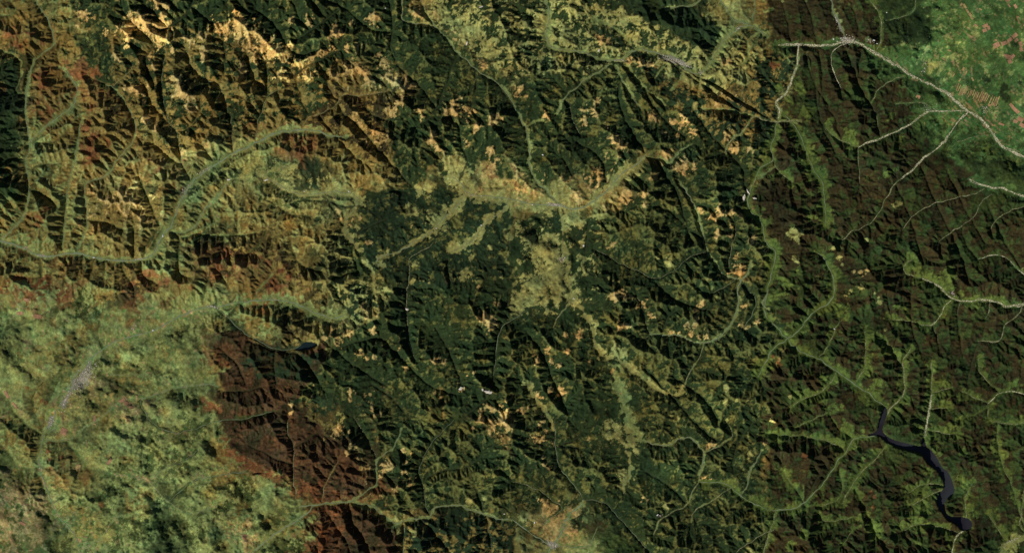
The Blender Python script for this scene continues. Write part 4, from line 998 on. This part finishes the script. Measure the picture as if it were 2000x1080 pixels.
for ln in TOWNS.strip().split('\n'):
    cr, g, lab = ln.split('|'); c, r = int(cr[0]), int(cr[1])
    x, y, rx, ry, an, cnt = (float(t) for t in g.split(','))
    x = 500*c+x/3; y = 360*r+y/3; rx /= 3; ry /= 3; an = math.radians(an); ca, sa = math.cos(an), math.sin(an)
    V = []; Fc = []
    for k in range(int(cnt*1.3)):
        u = rnd.gauss(0, .5); v = rnd.gauss(0, .5)
        px = x+u*rx*ca-v*ry*sa; py = y+u*rx*sa+v*ry*ca
        sz = rnd.choice((.35, .45, .55, .8)) if rnd.random() < .93 else rnd.uniform(1.2, 2.0)
        house(V, Fc, px, py, float(Hs(px, py))+.05, sz*rnd.uniform(.8, 1.5), sz*.75, .18+.12*sz, rnd.uniform(0, 3.14))
    o = mesh_obj('town', V, [f for f, _ in Fc], [M_wall, M_roof])
    for p, (_, mi) in zip(o.data.polygons, Fc): p.material_index = mi
    link(o, lab, 'town', 'stuff')
    # streets of the town: a low sheet on the ground
    n = 40; V = []; Fc = []
    for q in range(4):
        for k in range(n):
            a = 2*math.pi*k/n; rr = (q+1)/4*(1+.22*math.sin(3*a+x)+.15*math.sin(5*a+y)+.12*math.sin(9*a))*.85
            px = x+rr*(rx*math.cos(a)*ca-ry*math.sin(a)*sa); py = y+rr*(rx*math.cos(a)*sa+ry*math.sin(a)*ca)
            V.append(W(px, py, float(Hs(px, py))+.09+.03*(4-q)/4))
    for q in range(3):
        for k in range(n): Fc.append((q*n+k, q*n+(k+1) % n, (q+1)*n+(k+1) % n, (q+1)*n+k))
    V.append(W(x, y, float(Hs(x, y))+.12))
    for k in range(n): Fc.append((4*n, (k+1) % n, k))
    if cnt >= 90: link(mesh_obj('pavement', V, [tuple(reversed(f)) for f in Fc], M_street, True), kind='structure')
log('towns')
# ---------------------------------------------------------------- houses strung along the valleys and hamlets on the plains
rnd = random.Random(21)
for nm, lab, test in (('farmhouse', 'tiny pale farmhouses scattered along the valleys of the western and middle mountains', lambda x, y: x < 1500),
                      ('farmhouse', 'tiny pale farmhouses scattered along the gravel rivers of the eastern hills', lambda x, y: x >= 1500)):
    V = []; Fc = []
    for v in valleys:
        L = v['line']
        dens = {'g': 1.2, 'r': .55, 't': .75}[v['kind']]*(.0 if v['lw'] < .7 else 1)
        for p in L:
            if rnd.random() > dens: continue
            for _ in range(rnd.choice((0, 1, 1, 2))):
                q = max(1.5, v['w']*1.1)
                x = p[0]+rnd.gauss(0, q); y = p[1]+rnd.gauss(0, q)
                if not test(x, y) or not (0 < x < 2000 and 0 < y < 1080): continue
                sz = rnd.choice((.25, .3, .4))
                house(V, Fc, x, y, float(Hs(x, y))+.05, sz*rnd.uniform(1, 1.6), sz, .12+.15*sz, rnd.uniform(0, 3.14))
    for k in range(900):
        x, y = (rnd.uniform(0, 420), rnd.uniform(560, 1080)) if test(0, 0) else (rnd.uniform(1700, 2000), rnd.uniform(0, 330))
        if not test(0, 0) and y > 1.0*(x-1640)*.9+60: continue
        sz = rnd.choice((.25, .3, .4))
        house(V, Fc, x, y, float(Hs(x, y))+.05, sz*1.4, sz, .2, rnd.uniform(0, 3.14))
    o = mesh_obj(nm, V, [f for f, _ in Fc], [M_wall, M_roof])
    o.data.polygons.foreach_set('material_index', [m for _, m in Fc])
    link(o, lab, 'farmhouses', 'stuff')
log('farmhouses')

# ---------------------------------------------------------------- ploughed fields on the plain: sheets on the ground
def field(x, y, l, w_, a, mat):
    nl = max(2, int(l/1.5)); nw = max(2, int(w_/1.5)); V = []; Fc = []
    ca, sa = math.cos(a), math.sin(a)
    for j in range(nw+1):
        for i in range(nl+1):
            u = (i/nl-.5)*l; v = (j/nw-.5)*w_
            px = x+u*ca-v*sa; py = y+u*sa+v*ca
            V.append(W(px, py, float(Hs(px, py))+.42))
    for j in range(nw):
        for i in range(nl):
            b = j*(nl+1)+i; Fc.append((b+nl+1, b+nl+2, b+1, b))
    link(mesh_obj('field', V, Fc, mat, True), kind='structure')
def fz(zx, zy, l, w_, deg, mat): field(1500+zx/3, zy/3, l/3, w_/3, math.radians(deg), mat)
for zx, zy, l, w_, d in ((1335, 268, 42, 34, -30), (1378, 258, 40, 26, -20), (1412, 238, 36, 24, -35), (1440, 214, 40, 26, -40), (1452, 240, 30, 20, -40),
        (1478, 262, 34, 24, 70), (1482, 292, 30, 22, 70), (1405, 338, 44, 30, 10), (1432, 335, 36, 20, -50), (1415, 362, 30, 26, 60), (1385, 330, 26, 16, 20),
        (1265, 158, 36, 22, -25), (1262, 184, 30, 22, -20), (1285, 170, 18, 26, -20), (1212, 155, 22, 14, 50), (1432, 625, 50, 20, 50), (1455, 650, 46, 22, 45),
        (1478, 700, 40, 30, 30), (1490, 735, 40, 24, 30), (1450, 712, 30, 20, 30), (1370, 728, 40, 14, 20), (1330, 240, 16, 12, 0), (1405, 40, 26, 10, 60),
        (1395, 10, 30, 12, -10), (1440, 45, 16, 30, -30), (1455, 105, 16, 12, 0), (880, 568, 30, 20, 20), (1325, 612, 26, 12, 60), (1300, 618, 16, 14, 0)):
    fz(zx, zy, l*.85, w_*.85, d, M_soil)
for k in range(26):
    zx = 1110+k*9.5+rnd.uniform(-3, 3); zy = 520+k*3.1+rnd.uniform(-10, 14)
    fz(zx, zy, rnd.uniform(24, 62), rnd.uniform(3.5, 6), 112+rnd.uniform(-4, 4), M_straw if k % 3 else M_soil)
for zx, zy, l, w_, d in ((1150, 40, 30, 12, 60), (1165, 70, 26, 12, 60), (1182, 92, 24, 16, 50), (1190, 112, 18, 12, 50), (1130, 30, 12, 20, 30), (1145, 405, 22, 12, -60), (1160, 430, 26, 9, -60), (1110, 385, 16, 8, 40),
        (1200, 465, 22, 9, 60), (1125, 470, 20, 8, -60), (1060, 300, 20, 8, 20), (1030, 350, 26, 7, 30), (980, 330, 22, 7, 30), (1090, 440, 22, 6, -60), (1240, 60, 18, 8, 30), (1060, 430, 20, 6, -60)):
    fz(zx, zy, l, w_, d, M_straw)
for X_, Y_, l, w_, d, mt in ((247, 815, 17, 3.5, 33, 's'), (252, 821, 9, 4, -10, 's'), (152, 912, 9, 11, 10, 's'), (124, 842, 13, 12, 20, 'b'), (184, 818, 4, 12, 10, 'b'), (184, 828, 6, 3, 10, 's'),
        (238, 782, 12, 6, -30, 'b'), (246, 788, 8, 8, 20, 'b'), (256, 795, 8, 4, 10, 'b'), (266, 777, 4, 10, 0, 's'), (214, 901, 5, 14, 35, 'b'), (478, 1048, 7, 10, 20, 'b'), (480, 1060, 6, 6, 10, 's'), (45, 1022, 12, 5, 30, 'b'),
        (38, 612, 12, 6, 0, 'b'), (72, 618, 16, 8, 10, 'b'), (66, 606, 8, 5, 30, 's'), (52, 586, 10, 6, 0, 'b'), (12, 770, 6, 14, -30, 'b'), (28, 792, 4, 16, -40, 'b'), (152, 795, 5, 4, 0, 's'), (258, 765, 4, 7, 20, 's')):
    field(X_, Y_, l, w_, math.radians(d), M_straw if mt == 's' else M_soil)
log('fields')

# ---------------------------------------------------------------- quarries and waste heaps: benches of bare rock
def quarry(x, y, rx, ry, deg, label, seed, cat='quarry', name='quarry'):
    r_ = random.Random(seed); z = max(float(Hs(x+dx, y+dy)) for dx in (-rx*.5, 0, rx*.5) for dy in (-ry*.5, 0, ry*.5))
    e = bpy.data.objects.new(name, None); e.location = W(x, y, z); e.rotation_euler.z = -math.radians(deg); link(e, label, cat)
    lobes = [1+.22*math.sin(2*k*.5+seed)+.28*r_.uniform(-1, 1) for k in range(14)]
    for lev in range(3):
        V = []; n = 28; k = 1-.27*lev
        for t, zz, q in ((0, -1.6 if lev == 0 else .28*lev, 1.0), (1, .12+.28*(lev+1), .9)):
            for i in range(n):
                a = 2*math.pi*i/n; m_ = lobes[i//2]*.5+lobes[(i//2+(i % 2)) % 14]*.5
                V.append((math.cos(a)*rx*k*m_*q, math.sin(a)*ry*k*m_*q, zz))
        Fc = [(i, (i+1) % n, n+(i+1) % n, n+i) for i in range(n)]+[tuple(range(n, 2*n))]
        o = mesh_obj('bench', V, Fc, [M_rock2, M_rock]); o.data.polygons[n].material_index = 1
        link(o, parent=e)
quarry(1453, 386, 3.2, 6.0, 20, 'white lower arm of the forked quarry at the edge of the dark brown forest', 3)
quarry(1461, 374, 2.2, 6.5, -35, 'orange-white upper arm of the forked quarry beside the dark brown forest', 4)
quarry(1474, 388, 4.0, 1.6, 30, 'short white right arm of the forked quarry, across the road', 5)
quarry(446, 351, 3.4, 2.0, 0, 'bright white quarry by the small side valley below the grey diagonal valley', 6)
quarry(519, 352, 4.2, 2.0, -20, 'bright white quarry at the upper rim of the black slope, left of the meadow valley', 7)
quarry(795, 604, 2.8, 2.8, 0, 'pale waste heap at the lower end of the thin straight forest road', 8, 'waste heap', 'waste_heap')
quarry(954, 765, 8.0, 3.2, 0, 'large white quarry above the bright tan clearing in the dark forest', 9)
quarry(943, 760, 3.0, 2.0, 30, 'small white pit touching the left end of the large white quarry', 10)
quarry(900, 759, 4.0, 3.6, 20, 'pinkish white quarry up in the dark forest, left of the large white one', 11)
quarry(1170, 99, 3.0, 2.0, -40, 'white quarry on the tan slope above the long grey town', 12)
quarry(940, 16, 4.0, 1.6, -10, 'pale quarry near the top edge of the picture, in the tan hills', 13)
quarry(912, 86, 1.4, 5.0, 25, 'thin pale blue-white quarry strip curving above the long meadow valley', 14)

# ---------------------------------------------------------------- single large white halls
def hall(x, y, l, w_, deg, label):
    z = max(float(Hs(x+dx, y+dy)) for dx in (-1, 0, 1) for dy in (-1, 0, 1))
    e = bpy.data.objects.new('factory_hall', None); e.location = W(x, y, z); e.rotation_euler.z = -math.radians(deg); link(e, label, 'building', group='large white halls in the valleys')
    V = []; Fc = []
    l *= .38; w_ *= .38
    V = [(-l, -w_, -.8), (l, -w_, -.8), (l, w_, -.8), (-l, w_, -.8), (-l, -w_, .5), (l, -w_, .5), (l, w_, .5), (-l, w_, .5), (-l*.999, 0, .74), (l*.999, 0, .74)]
    link(mesh_obj('wall', V, [(0, 1, 5, 4), (2, 3, 7, 6), (1, 2, 6, 9, 5), (3, 0, 4, 8, 7)], M_wall), parent=e)
    V = [(-l*1.06, -w_*1.1, .5), (l*1.06, -w_*1.1, .5), (l*1.06, 0, .8), (-l*1.06, 0, .8), (l*1.06, w_*1.1, .5), (-l*1.06, w_*1.1, .5)]
    link(mesh_obj('roof', V, [(0, 1, 2, 3), (3, 2, 4, 5)], M_white), parent=e)
for a in ((1140, 480, 3, 4.5, 10, 'tall white hall alone in the dark forest right of the tan meadow fan'),
          (1121, 583, 3.6, 2.2, 20, 'white hall at the lower right tip of the tan meadow fan'),
          (1044, 1020, 2.6, 4.2, 0, 'white hall above the grey town at the bottom edge'),
          (1284, 1005, 5, 2.4, -40, 'long white hall beside the small village in the dark hills of the lower middle'),
          (985, 1003, 3.2, 2, 0, 'white hall in the narrow green valley near the bottom edge'),
          (1060, 303, 4, 2.6, 30, 'white hall on the forest slope right of the winding north river'),
          (940, 440, 3.4, 2.2, 0, 'white hall in the branching yellow meadow below the long basin'),
          (852, 446, 2.4, 1.8, 0, 'small white hall at the left end of the branching yellow meadow'),
          (183, 503, 5, 2.2, 5, 'long white hall on the river bank above the brown spurs, left half'),
          (318, 461, 2.2, 5, 0, 'tall white hall where the three left valleys meet'),
          (298, 645, 3.2, 3, 0, 'white hall in the broad pale green valley leading to the large left town'),
          (1630, 642, 3.4, 2, 20, 'white hall at the head of a side valley in the brown eastern forest'),
          (753, 17, 2.8, 1.8, 0, 'white hall in the dark forest near the top edge'),
          (1628, 77, 3, 3.4, 0, 'white hall left of the grey town at the river bend'),
          (1706, 80, 5, 2.6, 10, 'largest white hall on the right of the town at the river bend'),
          (1713, 86, 3, 2, 30, 'second white hall just below the largest one, right of the town at the river bend'),
          (1732, 25, 2.6, 2, 0, 'white hall on the road north of the river bend, in the dark green forest'),
          (681, 374, 3, 2, 0, 'white hall at the right end of the green meadow valley left of centre'),
          (594, 374, 2.6, 1.8, 0, 'small white hall in the middle of the green meadow valley left of centre'),
          (1040, 400, 3, 2, 0, 'white hall on the left of the town in the yellow-green basin')):
    hall(*a)
log('things')
# ---------------------------------------------------------------- light and camera
SUN_AZ, SUN_EL = 222.0, 33.0
w = bpy.data.worlds.new('World'); sc.world = w; w.use_nodes = True
nt = w.node_tree; bg = nt.nodes['Background']; sky = nt.nodes.new('ShaderNodeTexSky')
sky.sky_type = 'NISHITA'; sky.sun_disc = False; sky.air_density = .7; sky.dust_density = .3; sky.sun_elevation = math.radians(SUN_EL); sky.sun_rotation = math.radians(SUN_AZ)
nt.links.new(sky.outputs[0], bg.inputs[0]); bg.inputs[1].default_value = .05
sd = bpy.data.lights.new('sun', 'SUN'); sd.energy = 5.0; sd.angle = math.radians(.5); sd.color = (1, .95, .88)
so = bpy.data.objects.new('sun', sd); col_root.objects.link(so)
a = math.radians(SUN_AZ); e = math.radians(SUN_EL)
to_sun = Vector((math.sin(a)*math.cos(e), math.cos(a)*math.cos(e), math.sin(e)))
so.rotation_euler = to_sun.to_track_quat('Z', 'Y').to_euler(); so.location = to_sun*800
cd = bpy.data.cameras.new('camera'); cam = bpy.data.objects.new('camera', cd); col_root.objects.link(cam)
cam.location = (0, 0, CAM_H); cd.sensor_width = 36; cd.lens = 36*CAM_H/2000.0*.9985; cd.clip_start = 10; cd.clip_end = 20000
sc.camera = cam
vs = sc.view_settings; vs.view_transform = 'Standard'; vs.look = 'None'; vs.gamma = 1; vs.exposure = -0.45; vs.use_curve_mapping = False
sc.cycles.max_bounces = 4; sc.cycles.use_denoising = False
log('done')
